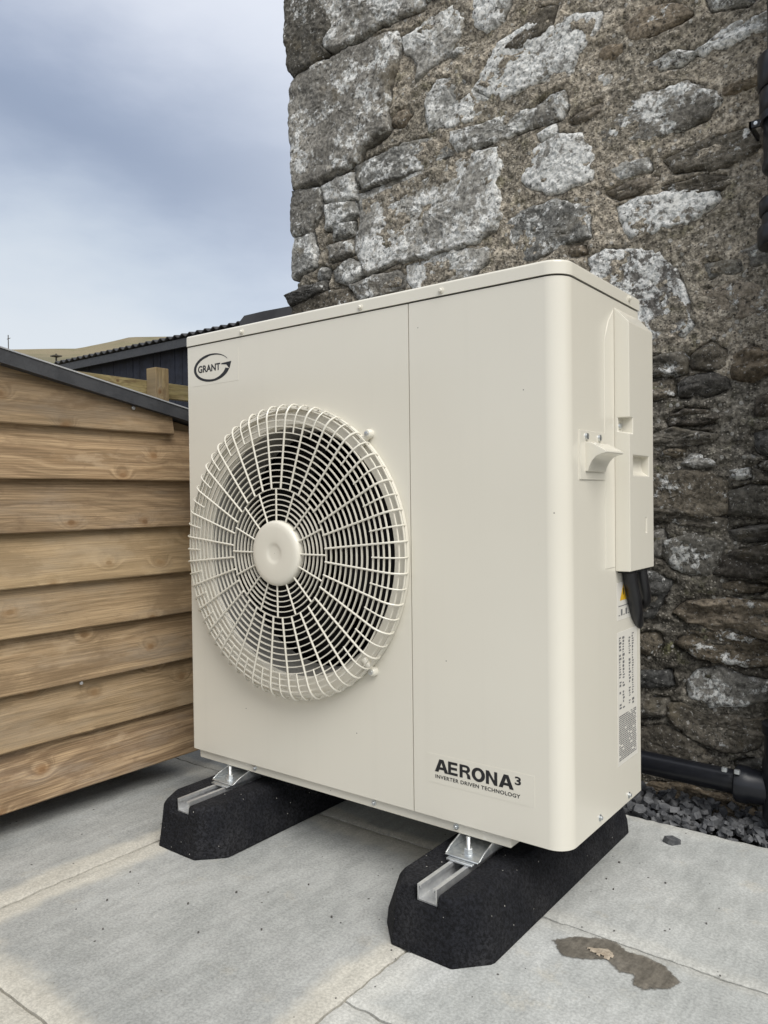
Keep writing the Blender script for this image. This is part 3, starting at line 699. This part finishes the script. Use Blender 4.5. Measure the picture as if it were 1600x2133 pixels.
def weld(o, d=.00005):
    bm = bmesh.new(); bm.from_mesh(o.data); bmesh.ops.remove_doubles(bm, verts=bm.verts, dist=d); bmesh.ops.recalc_face_normals(bm, faces=bm.faces)
    bm.to_mesh(o.data); bm.free(); sharp(o.data, 35); wnorm(o)
edge_o = mb.build('panel_edge', PAINT, fl_o, True)
weld(edge_o)
# right-hand panel wraps the rounded corner
RC = .034
path = [(XS+.0011, .012), (XS+.0011, 0)] + arc((W-RC, RC), RC, 270, 360, 12) + [(W, D), (W-.014, D)]
cp = MB().loft([[(x, y, ZB-.0) for x, y in path], [(x, y, ZP) for x, y in path]], False, False)
inn = [(XS+.012, .012)] + arc((W-RC, RC), RC-.012, 270, 360, 12) + [(W-.012, D)]
ou = [(XS+.0011, 0)] + arc((W-RC, RC), RC, 270, 360, 12) + [(W, D)]
cp.loft([[(x, y, ZB) for x, y in ou], [(x, y, ZB+.0006) for x, y in inn]], False, False)
weld(cp.build('corner_panel', PAINT, hp, True))
# slightly proud strip beside the cover
MB().prism([(.168, .50), (.2135, .50), (.2135, .968), (.1875, .944), (.168, .905)], 'x', W-.001, W+.0011).build('side_strip', PAINT, hp, bevel=.0007, seg=1)
# lid
ll = arc((.006-.002, .006-.002), .006, 180, 270, 6) + arc((W+.002-.036, -.002+.036), .036, 270, 360, 12) + [(W+.002, D+.004), (-.002, D+.004)]
lid = MB().prism([(p[0], p[1]) for p in ll], 'z', ZL, ZT).build('lid', PAINT, hp)
bm = bmesh.new(); bm.from_mesh(lid.data)
bmesh.ops.bevel(bm, geom=[e for e in bm.edges if all(v.co.z > ZT-.001 for v in e.verts) and len(e.link_faces) == 2], offset=.005, segments=4, affect='EDGES', profile=.5)
bm.to_mesh(lid.data); bm.free(); lid.data.polygons.foreach_set('use_smooth', [True]*len(lid.data.polygons)); sharp(lid.data, 35); wnorm(lid)
# base tray, back, dark inside
MB().box((.013, .009, .0285), (.832, D-.01, .0475)).build('base_tray', PAINT, hp, bevel=.002)
def outline(i): return [(i, i)] + arc((W-RC, RC), RC-i, 270, 360, 8) + [(W-i, D-i), (i, D-i)]
MB().prism(outline(.004), 'z', .0505, .056).build('base_plate', DARK, hp)
MB().box((.645, .030, .058), (W-.03, D-.012, ZP-.004)).build('compressor_case', DARK, hp)
MB().box((.010, .22, .06), (.64, .335, ZP-.004)).build('coil', FIN, hp)
MB().box((.006, D-.008, .055), (W-.016, D-.001, ZP)).build('back_panel', PAINT, hp)
MB().prism(outline(.0035), 'z', ZP-.012, ZP+.0022).build('lid_gap_core', DARK, hp)  # dark core set in the lid gap to paint its shadow line
MB().box((XS-.02, .006, ZB+.01), (XS+.02, .014, ZP-.004)).build('seam_strip', DARK, hp)
MB().lathe((cx, 0, cz), 'y', [(RH-.006, .008), (RH-.010, .016), (RH-.012, .06), (RH-.010, .10), (RH+.01, .11)], 96).build('fan_shroud', SHROUD, hp, True)
# fan
fan = MB().lathe((cx, 0, cz), 'y', [(.002, .03), (.05, .032), (.062, .045), (.062, .13), (.002, .13)], 40).build('fan', BLADE, hp, True)
for b in range(3):
    fb = MB(); ra_ = np.linspace(.058, .245, 10); rows_ = []
    for r in ra_:
        row = []
        for k in range(15):
            f = k/14; ang = math.radians(120*b + 20 + (f-.5)*(72+18*(r/.245)) - 24*(r/.245)**1.4)
            row.append((cx+r*math.cos(ang), .05 + .062*f + .012*math.sin(f*math.pi) , cz+r*math.sin(ang)))
        rows_.append(row)
    fb.loft(rows_, False, False)
    fo = fb.build('blade', BLADE, fan, True); md = fo.modifiers.new('s', 'SOLIDIFY'); md.thickness = .003
# grille: every ring and spoke is a sub-part
gril = MB().lathe((cx, 0, cz), 'y', [(.3005, -.0005), (.3015, -.004), (.3005, -.009), (.296, -.010), (.293, -.006), (.293, -.0005)], 128).build('fan_grille', PAINT, hp, True)
def yd(r):                                                     # the domed front of the grille
    if r <= .272: return -.045 + .003*(r/.272)**2
    q = (r-.272)/(.304-.272); return -.042 + .026*(1-math.sqrt(max(0, 1-q*q)))
def ring(r, hw, dp, y):
    pr = [(r-hw, y), (r+hw, y), (r+hw*.8, y+dp), (r-hw*.8, y+dp), (r-hw, y)]
    return MB().lathe((cx, 0, cz), 'y', pr, 120)
r_in = [.078, .0885, .099, .1095, .120]; r_mid = .1315
r_out = [.1440+.0126*k for k in range(8)]; r_sp = [.2455, .258, .2705, .2825]
for r in r_in + [r_mid] + r_out + r_sp:
    ring(r, .0011, .0038, yd(r)).build('ring', PAINT, gril)
for yy in (-.028, -.018):
    MB().lathe((cx, 0, cz), 'y', [(.2945 + (.0068 if yy > -.025 else 0), yy-.001), (.2965 + (.0068 if yy > -.025 else 0), yy-.001), (.2965+(.0068 if yy > -.025 else 0), yy+.002), (.2945+(.0068 if yy > -.025 else 0), yy+.002), (.2945+(.0068 if yy > -.025 else 0), yy-.001)], 120).build('ring', PAINT, gril)
def spoke(ang, ra, rb, w_):
    ca, sa = math.cos(ang), math.sin(ang)
    if rb > .29: rs_ = [ra, (ra+.262)/2, .262, .275, .286, .294, .2995, .303]; 
    else: rs_ = [ra, (ra+rb)/2, rb]
    pts = [(cx+r*ca, yd(r)-.0012, cz+r*sa) for r in rs_]
    if rb > .29: pts += [(cx+.3030*ca, -.014, cz+.3030*sa), (cx+.2995*ca, -.005, cz+.2995*sa)]
    return MB().tube(pts, w_, 6)
for k in range(16): spoke(2*math.pi*k/16, .060, r_mid, .0019).build('spoke', PAINT, gril, True)
for k in range(32): spoke(2*math.pi*(k+.5)/32, r_mid, .3, .0021).build('spoke', PAINT, gril, True)
for k in range(32): spoke(2*math.pi*k/32, r_sp[0]-.001, .3, .0016).build('spoke', PAINT, gril, True)
MB().lathe((cx, 0, cz), 'y', [(.0005, -.0525), (.012, -.0525), (.017, -.0533), (.020, -.0546), (.024, -.0551), (.036, -.0552), (.052, -.0549), (.060, -.0540), (.0645, -.0520), (.0668, -.0480), (.0668, -.036), (.02, -.036)], 64).build('hub_cap', PAINT, gril, True, auto=60)
for (x, z, a) in ((.5435, .754, 45), (.5465, .299, -45)):
    lg = MB().tube([(x-.03*math.cos(math.radians(a)), -.006, z-.03*math.sin(math.radians(a))), (x, -.006, z)], .0075, 10)
    lg.lathe((x, 0, z), 'y', [(.0095, 0), (.0095, -.008), (.007, -.012), (.0005, -.012)], 16); lg.build('clip', PAINT, gril, True)
    MB().lathe((x, 0, z), 'y', [(.005, -.012), (.0045, -.015), (.0005, -.0155)], 12).build('screw', ZINC, gril, True)
# screws of the casing
def screw(x, y, z, ax, s=1, mat=PAINT):
    sg = -1 if ax == 'y' else 1
    m_ = MB().lathe((x, y, z), ax, [(.0075*s, 0), (.0075*s, sg*.0012), (.0045*s, sg*.0015), (.0045*s, sg*.004), (.003*s, sg*.0052), (.0004, sg*.0052)], 12)
    m_.build('screw', mat, hp, True)
for x in (.190, .524, .709): screw(x, -.002, .9985, 'y', .8)
screw(W+.002, .289, 1.003, 'x', .8)
for x in (.2, .534, .722): screw(x, .009, .0395, 'y', .75, ZINC)
for y, z in ((.134, .066), (.276, .062)): screw(W, y, z, 'x', .8, ZINC)
# carrying handle on the side
ha = MB().box((W-.001, .056, .658), (W+.0022, .166, .741)).build('handle', PAINT, hp, bevel=.001)
pr = [(W, .722), (W+.012, .7205), (W+.036, .707), (W+.0385, .7035), (W+.0365, .7015)] + [(W+.004+.0325*math.sin(math.radians(a)), .6715+.030*math.cos(math.radians(a))*.98) for a in (85, 70, 52, 35, 18, 0)][::-1][0:0]
pr += [(W+.030, .7005), (W+.021, .697), (W+.014, .690), (W+.009, .681), (W+.006, .672), (W, .672)]
MB().prism(pr, 'y', .078, .158).build('grip', PAINT, ha, bevel=.0012)
for y in (.072, .128): MB().lathe((W+.0022, y+.01, .731), 'x', [(.006, 0), (.0055, .003), (.0005, .0036)], 12).build('screw', ZINC, ha, True)
# service cover
cv = MB(); y0, y1, xo = .2155, .349, W+.027
bt = [(W, y0, .492), (W, y1, .492), (W, y1, .974), (W, y0, .974)]
tp = [(xo, y0+.003, .492), (xo, y1-.002, .492), (xo, y1-.002, .944), (xo, y0+.003, .944)]
cv.loft([bt, tp], True, True)
cvo = cv.build('service_cover', PAINT, hp)
cut(cvo, [MB().prism([(W+.010, .704), (W+.03, .704), (W+.03, .667), (W+.024, .667), (W+.014, .674), (W+.010, .686)], 'y', .236, .322),
          MB().prism([(W+.006, .772), (W+.03, .772), (W+.03, .742), (W+.006, .748)], 'y', y0-.01, .236),
          MB().box((W+.022, .302, .560), (W+.03, .308, .588))])
bm = bmesh.new(); bm.from_mesh(cvo.data)
bmesh.ops.bevel(bm, geom=[e for e in bm.edges if len(e.link_faces) == 2 and e.calc_face_angle(0) > .5], offset=.0018, segments=2, affect='EDGES', profile=.5)
bm.to_mesh(cvo.data); bm.free(); cvo.data.polygons.foreach_set('use_smooth', [True]*len(cvo.data.polygons)); sharp(cvo.data, 40); wnorm(cvo)
MB().box((W-.002, y0+.012, .488), (xo-.004, y1-.012, .494)).build('cover_floor', DARK, hp)
MB().lathe((W+.006, y0+.010, .757), 'x', [(.0055, 0), (.005, .003), (.0005, .0036)], 12).build('screw', ZINC, cvo, True)
# cables out of the cover
def curve(pts, n=24):
    P = [Vector(p) for p in pts]; P = [P[0]*2-P[1]] + P + [P[-1]*2-P[-2]]; o_ = []
    for i in range(1, len(P)-2):
        for k in range(n):
            q = k/n; a, b, c, d = P[i-1], P[i], P[i+1], P[i+2]
            o_.append(.5*((2*b)+(c-a)*q+(2*a-5*b+4*c-d)*q*q+(3*b-a-3*c+d)*q**3))
    return o_ + [P[-2]]
for pts_, r_ in (([(W+.0125, .252, .4895), (W+.0130, .259, .468), (W+.0120, .281, .432), (W+.004, .312, .398), (W-.012, .356, .376), (W-.045, .400, .372), (W-.12, .42, .41)], .0128),
                 ([(W+.0130, .312, .4895), (W+.0135, .318, .470), (W+.012, .334, .446), (W+.004, .362, .424), (W-.016, .394, .412), (W-.07, .425, .415)], .0115)):
    MB().tube(curve(pts_, 10), r_, 16).build('cable', HOSE, hp, True)
# print and labels
def print_front(body, x, z, w_, h_, off, sp=1.0, name='lettering', mat=INK, y=-.0006, parent=hp):
    me, v = text_mesh(body, w_, h_, off, sp)
    for i, vv in enumerate(me.vertices): vv.co = (x+v[i, 0], y, z+v[i, 1])
    me.materials.clear(); return link(name, me, mat, parent)
def flat(polys_, y=-.0006):
    m_ = MB()
    for pl in polys_: m_.add([(p[0], y, p[1]) for p in pl], [tuple(range(len(pl)))])
    return m_
film = MB().box((.668, -.0003, .113), (.882, .0002, .166)).build('label_film', PAINT, hp)
film2 = MB().box((.018, -.0003, .895), (.176, .0002, .968)).build('label_film', PAINT, hp)
xw = .157
lt = [('A', .0), ('E', .1815), ('R', .335), ('O', .4925), ('N', .675), ('A', .8345)]; wd = {'A': .183, 'E': .128, 'R': .148, 'O': .172, 'N': .143}
def heavy(ch, x, z, w_, h_):
    B = lambda pts: [(x+w_*a, z+h_*b) for a, b in pts]
    if ch == 'E': return [B([(0,0),(.30,0),(.30,1),(0,1)]), B([(.30,0),(1,0),(1,.2),(.30,.2)]), B([(.30,.4),(.93,.4),(.93,.6),(.30,.6)]), B([(.30,.8),(.98,.8),(.98,1),(.30,1)])]
    if ch == 'N': return [B([(0,0),(.27,0),(.27,1),(0,1)]), B([(.73,0),(1,0),(1,1),(.73,1)]), B([(.27,1),(.27,.64),(.73,0),(.73,.36)])]
    if ch == 'A': return [B([(0,0),(.27,0),(.5,.74),(.5,1),(.345,1)]), B([(1,0),(.655,1),(.5,1),(.5,.74),(.73,0)]), B([(.335,.2),(.665,.2),(.605,.4),(.395,.4)])]
    if ch == 'R':
        o_ = [B([(0,0),(.27,0),(.27,1),(0,1)])]
        ou_ = [(.60+.33*math.cos(a), .715+.285*math.sin(a)) for a in [math.pi/2-math.pi*k/10 for k in range(11)]]
        in_ = [(.56+.11*math.cos(a), .715+.105*math.sin(a)) for a in [math.pi/2-math.pi*k/10 for k in range(11)]]
        ou_ = [(.27, 1)] + ou_ + [(.27, .43)]; in_ = [(.27, .82)] + in_ + [(.27, .61)]
        for k in range(len(ou_)-1): o_.append(B([ou_[k], ou_[k+1], in_[k+1], in_[k]]))
        o_.append(B([(.40,.43),(.70,.44),(.86,.36),(.93,.24),(.98,0),(.69,0),(.65,.26),(.55,.40)])); return o_
    o_ = []
    for k in range(28):
        a, b = 2*math.pi*k/28, 2*math.pi*(k+1)/28
        f = lambda t_, rx, rz: (.5+rx*math.cos(t_), .5+rz*math.sin(t_))
        o_.append(B([f(a, .5, .53), f(b, .5, .53), f(b, .235, .31), f(a, .235, .31)]))
    return o_
pls = []
for ch, fx in lt: pls += heavy(ch, .6835+xw*fx, .1345, xw*wd[ch], .0235)
flat(pls).build('lettering', INK, hp)
print_front('3', .8455, .1445, .0115, .0145, .028)
print_front('INVERTER DRIVEN TECHNOLOGY', .6845, .1225, .171, .0068, .022, 1.08)
# oval emblem
em = []; ec = (.0865, .9325)
for k in range(44):
    def ep(q):
        a = math.radians(28 + 318*q); wd_ = .0028 + .0055*math.sin(math.pi*min(1, max(0, q)))**.7
        if q > .8: wd_ += .010*(q-.8)/.2
        if q < .25: wd_ = .0016 + .0045*q/.25
        return (ec[0]+.0615*math.cos(a), ec[1]+.0315*math.sin(a)), (ec[0]+(.0615-wd_)*math.cos(a)+.001*math.sin(a), ec[1]+(.0315-wd_*.75)*math.sin(a))
    (a1, b1), (a2, b2) = ep(k/44), ep((k+1)/44); em.append([a1, a2, b2, b1])
em.append([(ec[0]+.034, ec[1]+.006), (ec[0]+.033, ec[1]+.0035), (ec[0]+.050, ec[1]+.0015), (ec[0]+.0605, ec[1]-.0085), (ec[0]+.067, ec[1]+.0075)])
flat(em).build('emblem', INK, hp)
print_front('GRANT', ec[0]-.047, ec[1]-.0085, .077, .0165, .030, 1.0)
# stickers on the side
def side_quads(quads, x=W+.0007):
    m_ = MB()
    for (a0, a1, b0, b1) in quads: m_.add([(x, a0, b0), (x, a1, b0), (x, a1, b1), (x, a0, b1)], [(0, 1, 2, 3)])
    return m_
st = MB().box((W-.0002, .222, .130), (W+.0004, .324, .378)).build('data_label', LABELP, hp)
q = []
for col0 in (.229, .246, .278, .295):
    z = .368
    while z > .235:
        h_ = random.uniform(.003, .009)
        if random.random() < .82: q.append((col0+random.uniform(0, .002), col0+random.uniform(.006, .012), z-h_*.55, z))
        z -= h_*.55 + .0022
side_quads(q).build('fine_print', GREYINK, st)['kind'] = 'stuff'
q = []; z = .222
while z > .138:
    y_ = .2275
    while y_ < .315:
        l_ = random.uniform(.003, .011); 
        if random.random() < .9: q.append((y_, min(.317, y_+l_), z-.0022, z))
        y_ += l_ + .0014
    z -= .0037
side_quads(q).build('fine_print', GREYINK, st)['kind'] = 'stuff'
ws = MB().box((W-.0002, .222, .400), (W+.0004, .300, .470)).build('warning_label', LABELP, hp)
MB().add([(W+.0007, .236, .436), (W+.0007, .270, .436), (W+.0007, .253, .466)], [(0, 1, 2)]).build('warning_sign', YELLOW, ws)
MB().add([(W+.0010, .2515, .446), (W+.0010, .2545, .446), (W+.0010, .2550, .458), (W+.0010, .2510, .458)], [(0, 1, 2, 3)]).build('warning_mark', INK, ws)
side_quads([(.228+.012*k, .236+.012*k, .408, .4095+.010*(k % 2)) for k in range(5)] + [(.228, .292, .425, .4265)]).build('fine_print', GREYINK, ws)['kind'] = 'stuff'

# ------------------------------------------------------------------ rubber feet
def foot(xc, label):
    r_ = thing('rubber_foot', (xc, .18, ZG), label, 'rubber foot', 'black rubber feet under the heat pump')
    ya, yb, ch = -.165, .528, .05
    def sec(y, hb, ht, lift=0.0):
        zt = .0 - lift
        return [(xc-hb, y, ZG), (xc-hb+.002, y, ZG+.028), (xc-ht-.010, y, zt-.012), (xc-ht, y, zt), (xc-.0255, y, zt), (xc-.0255, y, -.0235), (xc+.0255, y, -.0235), (xc+.0255, y, zt), (xc+ht, y, zt), (xc+ht+.010, y, zt-.012), (xc+hb-.002, y, ZG+.028), (xc+hb, y, ZG)]
    def shift(s_, d):                                   # ends lean inwards towards the top
        return [(p[0], p[1]+d*max(0, (p[2]-ZG)/.1), p[2]) for p in s_]
    secs = [shift(sec(ya, .058, .046, .003), .014), shift(sec(ya+.004, .062, .048), .014), shift(sec(ya+ch-.004, .102, .070), .010), shift(sec(ya+ch+.004, .105, .073), .010), sec(.18, .105, .074),
            shift(sec(yb-ch-.004, .105, .073), -.010), shift(sec(yb-ch+.004, .102, .070), -.010), shift(sec(yb-.004, .062, .048), -.014), shift(sec(yb, .058, .046, .003), -.014)]
    MB().loft(secs, True, True).build('block', RUBBER, r_, bevel=.0035, seg=2)
    th = .0027; c0, c1 = xc-.0190, xc+.0190; zb, zt = -.0225, .0042; y0_, y1_ = ya+.021, yb-.02
    pr_ = [(c0, zb), (c1, zb), (c1, zt), (c1-.0075, zt), (c1-.0075, zt-.006), (c1-.0055, zt-.006), (c1-.0055, zt-th), (c1-th, zt-th), (c1-th, zb+th), (c0+th, zb+th), (c0+th, zt-th), (c0+.0055, zt-th), (c0+.0055, zt-.006), (c0+.0075, zt-.006), (c0+.0075, zt), (c0, zt)]
    MB().prism(pr_, 'y', y0_, y1_).build('mounting_channel', ALU, r_)
    return r_
fr = foot(.762, 'black rubber foot under the lettered right end of the unit, with galvanised channel'); fl = foot(.146, 'black rubber foot under the fan end of the unit, nearest the wooden shed')
def clamp(r_, xc, yc, side):
    # folded zinc leg of the casing, washer plate, stud and nut
    pl_ = MB().box((xc-.026, yc-.036, .0045), (xc+.026, yc+.030, .0085)).build('clamp_plate', ZINC, r_, bevel=.0008, seg=1)
    br = MB().box((xc-.033, yc-.028, .0088), (xc+.033, yc+.075, .0115))
    br.prism([(yc-.026, .0115), (yc+.075, .0115), (yc+.075, .0283), (yc+.02, .0283), (yc-.010, .020)], 'x', xc-.0345, xc-.0318)
    br.prism([(yc-.026, .0115), (yc+.075, .0115), (yc+.075, .0283), (yc+.02, .0283), (yc-.010, .020)], 'x', xc+.0318, xc+.0345)
    br.build('bracket', ZINC, r_, bevel=.0007, seg=1)
    MB().lathe((xc, yc-.004, .0115), 'z', [(.0115, 0), (.0115, .0018), (.001, .0018)], 20).build('washer', ZINC, r_, True)
    MB().lathe((xc, yc-.004, .0133), 'z', [(.0082, 0), (.0082, .0068), (.0068, .0078), (.001, .0078)], 6).build('nut', ZINC, r_)
    pf = []
    for k in range(14): pf += [(.0041, .021+k*.0014), (.0035, .0217+k*.0014)]
    MB().lathe((xc, yc-.004, 0), 'z', pf + [(.0005, pf[-1][1])], 12).build('stud', ZINC, r_)
for r_, xc in ((fr, .762), (fl, .146)):
    clamp(r_, xc, -.012, 1); clamp(r_, xc, .345, 1)

# ------------------------------------------------------------------ black drain pipe
XP, YP = 1.150, .672
dp = thing('drainpipe', (XP, YP, -.13), 'black plastic drainpipe with collars running up the right side of the stone wall', 'drainpipe')
MB().lathe((XP, YP, 0), 'z', [(.0415, -.13), (.0415, 3.6)], 40, True).build('pipe', PIPE, dp, True)
MB().lathe((XP, YP, 0), 'z', [(.042, 1.315), (.049, 1.318), (.0525, 1.323), (.0525, 1.335), (.0495, 1.340), (.0495, 1.425), (.042, 1.43)], 40).build('coupling', PIPE, dp, True, auto=60)
def collar(z0, z1, r):
    MB().lathe((XP, YP, 0), 'z', [(.041, z0), (r-.003, z0), (r, z0+.004), (r, z1-.004), (r-.003, z1), (.041, z1)], 40).build('collar', PIPE, dp, True)
collar(1.488, 1.560, .0605); collar(1.437, 1.488, .0575); collar(1.225, 1.258, .0590); collar(1.158, 1.200, .0625)
MB().lathe((XP, YP, 0), 'z', [(.042, 1.2), (.053, 1.2), (.053, 1.225), (.042, 1.225)], 40).build('coupling', PIPE, dp, True)
for z in (1.430, 2.75):
    br = MB().lathe((XP, YP, 0), 'z', [(.0505, z-.008), (.056, z-.008), (.056, z+.008), (.0505, z+.008)], 36)
    br.box((XP-.078, YP-.005, z-.007), (XP-.050, YP+.003, z+.007)); br.box((XP-.078, YP-.005, z-.007), (XP-.073, YWALL if False else .765, z+.007))
    br.build('pipe_bracket', PIPE, dp, True)
MB().lathe((XP-.064, YP-.005, 1.430), 'y', [(.005, 0), (.004, -.003), (.0004, -.0035)], 10).build('bracket_screw', ZINC, dp, True)
# foot of the pipe: tee with the horizontal branch behind the unit
MB().lathe((XP, YP, 0), 'z', [(.042, -.075), (.052, -.075), (.057, -.068), (.057, .052), (.053, .060), (.053, .112), (.058, .115), (.058, .135), (.053, .138), (.042, .138)], 40).build('tee', PIPE, dp, True)
MB().lathe((XP, YP, -.012), 'x', [(.027, -.112), (.036, -.112), (.0405, -.108), (.0405, -.086), (.037, -.080), (.037, 0)], 36).build('branch_socket', PIPE, dp, True)
MB().tube([(XP-.05, YP, -.012), (XP-.35, YP, -.006), (.10, YP, .006)], .0265, 24).build('branch_pipe', PIPE, dp, True)
for x in (XP-.128, XP-.102):
    MB().box((x-.006, YP-.036, .018), (x+.006, YP-.026, .028)).build('clip', ZINC, dp, bevel=.002)

# ------------------------------------------------------------------ wooden shed
XSH = -.205
shed = thing('wooden_shed', (-.9, -.6, ZG), 'low timber shed of wide overlapping boards with black roof edge, left of the unit', 'shed')
YS0, YS1 = -1.45, .205
def roof_z(y): return .8982 - .1815*y                 # top of the roof along its slope
def board(zb, zt, y0, y1, cutroof=False, ends=None):
    n = 60; ys = np.linspace(y0, y1, n); rings_ = []
    sd = random.randint(0, 999)
    for y in ys:
        wv = float(fbm(np.array([y*2.0]), np.array([sd*.37]), 2, sd))*.0016
        top = zt if not cutroof else min(zt, roof_z(y)-.030)
        if top <= zb+.004: top = zb+.004
        f = (top-zb)/(zt-zb)
        rings_.append([(XSH-.008, y, zb+wv), (XSH+.0125, y, zb+wv), (XSH+.014, y, zb+.0025+wv), (XSH-.0085*f+.0133*(1-f), y, top), (XSH-.0160, y, top)])
    o_ = MB().loft(rings_, True, True).build('board', BOARD, shed, bevel=0); return o_
zb = [-.037, .092, .214, .3365, .4445, .5645, .6835]
for i, z in enumerate(zb):
    zt = (zb[i+1] if i+1 < len(zb) else .8045)+.012
    board(z, zt, YS0, YS1)
board(.8045, .938, YS0, .107, True)
board(.926, 1.06, YS0, -.342, True); board(1.048, 1.18, YS0, -1.01, True)
MB().prism([(YS0, .70), (YS1, .70), (YS1, roof_z(YS1)-.034), (YS0, roof_z(YS0)-.034)], 'x', XSH-.042, XSH-.0165).build('backing_board', BOARD, shed)
MB().box((-1.6, YS0+.01, -.03), (XSH-.045, YS1-.02, .7)).build('shed_body', BOARD, shed)
MB().prism([(YS0+.01, .7), (YS1-.02, .7), (YS1-.02, roof_z(YS1)-.05), (YS0+.01, roof_z(YS0)-.05)], 'x', -1.6, XSH-.045).build('shed_gable', BOARD, shed)
for x in (XSH-.28, -1.5):
    MB().box((x-.05, YS0+.05, ZG+.001), (x, YS1-.05, -.031)).build('bearer', POSTW, shed)
e0, e1 = YS0-.05, .255
rf = MB().prism([(e0, roof_z(e0)), (e1, roof_z(e1)), (e1, roof_z(e1)-.030), (e0, roof_z(e0)-.030)], 'x', -1.75, XSH+.020).build('roof', FELT, shed)
MB().prism([(e0, roof_z(e0)+.0035), (e1+.002, roof_z(e1)+.0035), (e1+.002, roof_z(e1)+.0003), (e0, roof_z(e0)+.0003)], 'x', XSH-.02, XSH+.0225).build('drip_edge', DRIP, rf)
MB().box((-1.7, YS1-.03, .70), (XSH-.017, YS1+.012, roof_z(YS1)-.034)).build('eaves_board', FELT, shed)
def shed_screw(y, z):
    MB().lathe((XSH+.006, y, z), 'x', [(.0052, 0), (.0050, .0025), (.0025, .0034), (.0004, .0034)], 12).build('screw', ZINC, shed, True)
shed_screw(-.010, .8635); 
MB().lathe((XSH+.007, -.165, .2085), 'x', [(.0045, 0), (.0040, .003), (.0004, .0034)], 10).build('screw', DRIP, shed, True)

# ------------------------------------------------------------------ rail fence beyond the shed
fx = -1.6
fen = thing('rail_fence', (fx, 1.0, -.165), 'pale new timber rail fence with square post behind the shed roof', 'fence')
MB().box((fx-.020, -.9, 1.120), (fx+.018, 3.9, 1.192)).build('rail', RAILW, fen, bevel=.002)
MB().box((fx-.020, -.9, .66), (fx+.018, 3.9, .735)).build('rail', RAILW, fen, bevel=.002)
for y in (1.058, -.75, 2.85):
    MB().box((fx+.019, y-.036, -.3), (fx+.089, y+.036, 1.246)).build('post', POSTW, fen, bevel=.003)

# ------------------------------------------------------------------ black barn
YB = 5.0
bn = thing('barn', (-5.0, YB+2, -.165), 'long black boarded barn with dark corrugated roof behind the shed', 'barn')
bd0 = MB().box((0, 0, 0), (.142, .028, 2.72))
protob = None
x = -9.1
while x < -2.6:
    m_ = MB().box((x, YB+.13+random.uniform(0, .006), -.165), (x+.143, YB+.165, 2.70)); m_.build('wall_board', BARNW, bn); x += .150
MB().box((-9.1, YB+.17, -.165), (-2.4, YB+4.4, 2.62)).build('barn_body', BARNW, bn)
xs = np.arange(-9.39, -5.2, .0195); ys = np.array([YB, YB+.6, YB+1.5, YB+3.0, YB+4.6]); XR, YR = np.meshgrid(xs, ys)
ZR = 2.705 + (YR-YB)*.16 + .019*np.sin(XR*2*math.pi/.146)
ro = link('corrugated_roof', grid_mesh('corrugated_roof', XR, YR, ZR), BARNR, bn, True); md = ro.modifiers.new('s', 'SOLIDIFY'); md.thickness = .014
MB().box((-9.36, YB+.02, 2.56), (-2.6, YB+.06, 2.665)).build('fascia', FELT, bn)
MB().prism([(-5.30, 2.70), (-5.22, 2.758), (-4.9, 2.760), (-2.6, 2.70), (-2.6, 2.60), (-5.30, 2.60)], 'y', YB-.03, YB+4.6).build('lean_to_roof', BARNR, bn)

# ------------------------------------------------------------------ far off on the hill
def hill_z(x, y):
    r = math.hypot(x, y); az = math.degrees(math.atan2(y, x)); p = min(1, max(0, (r-34)/266))**1.25
    return p*float(ridge(az))*300 - .2
px_, py_ = -85.9, 48.9
tp = thing('telegraph_pole', (px_, py_, hill_z(px_, py_)), 'small dark telegraph pole with crossarm on the hillside', 'pole')
zt_ = 18.5
MB().tube([(px_, py_, hill_z(px_, py_)-.5), (px_, py_, zt_)], [.13, .10], 8).build('pole', OLDWOOD, tp, True)
MB().box((px_-.55, py_-.45, zt_-.35), (px_+.55, py_+.45, zt_-.22), rot_about((px_, py_, zt_), 'Z', .0)).build('crossarm', OLDWOOD, tp)
mx_, my_ = -176.0*1.5, 89.0*1.5
ms = MB().tube([(mx_, my_, hill_z(mx_, my_)-1), (mx_, my_, 58.9)], .16, 6).tube([(mx_-.8, my_, 57.6), (mx_+.8, my_+.3, 57.8)], .11, 6)
tag(ms.build('aerial_mast', OLDWOOD), 'thin aerial mast on the far ridge at the left edge', 'mast')
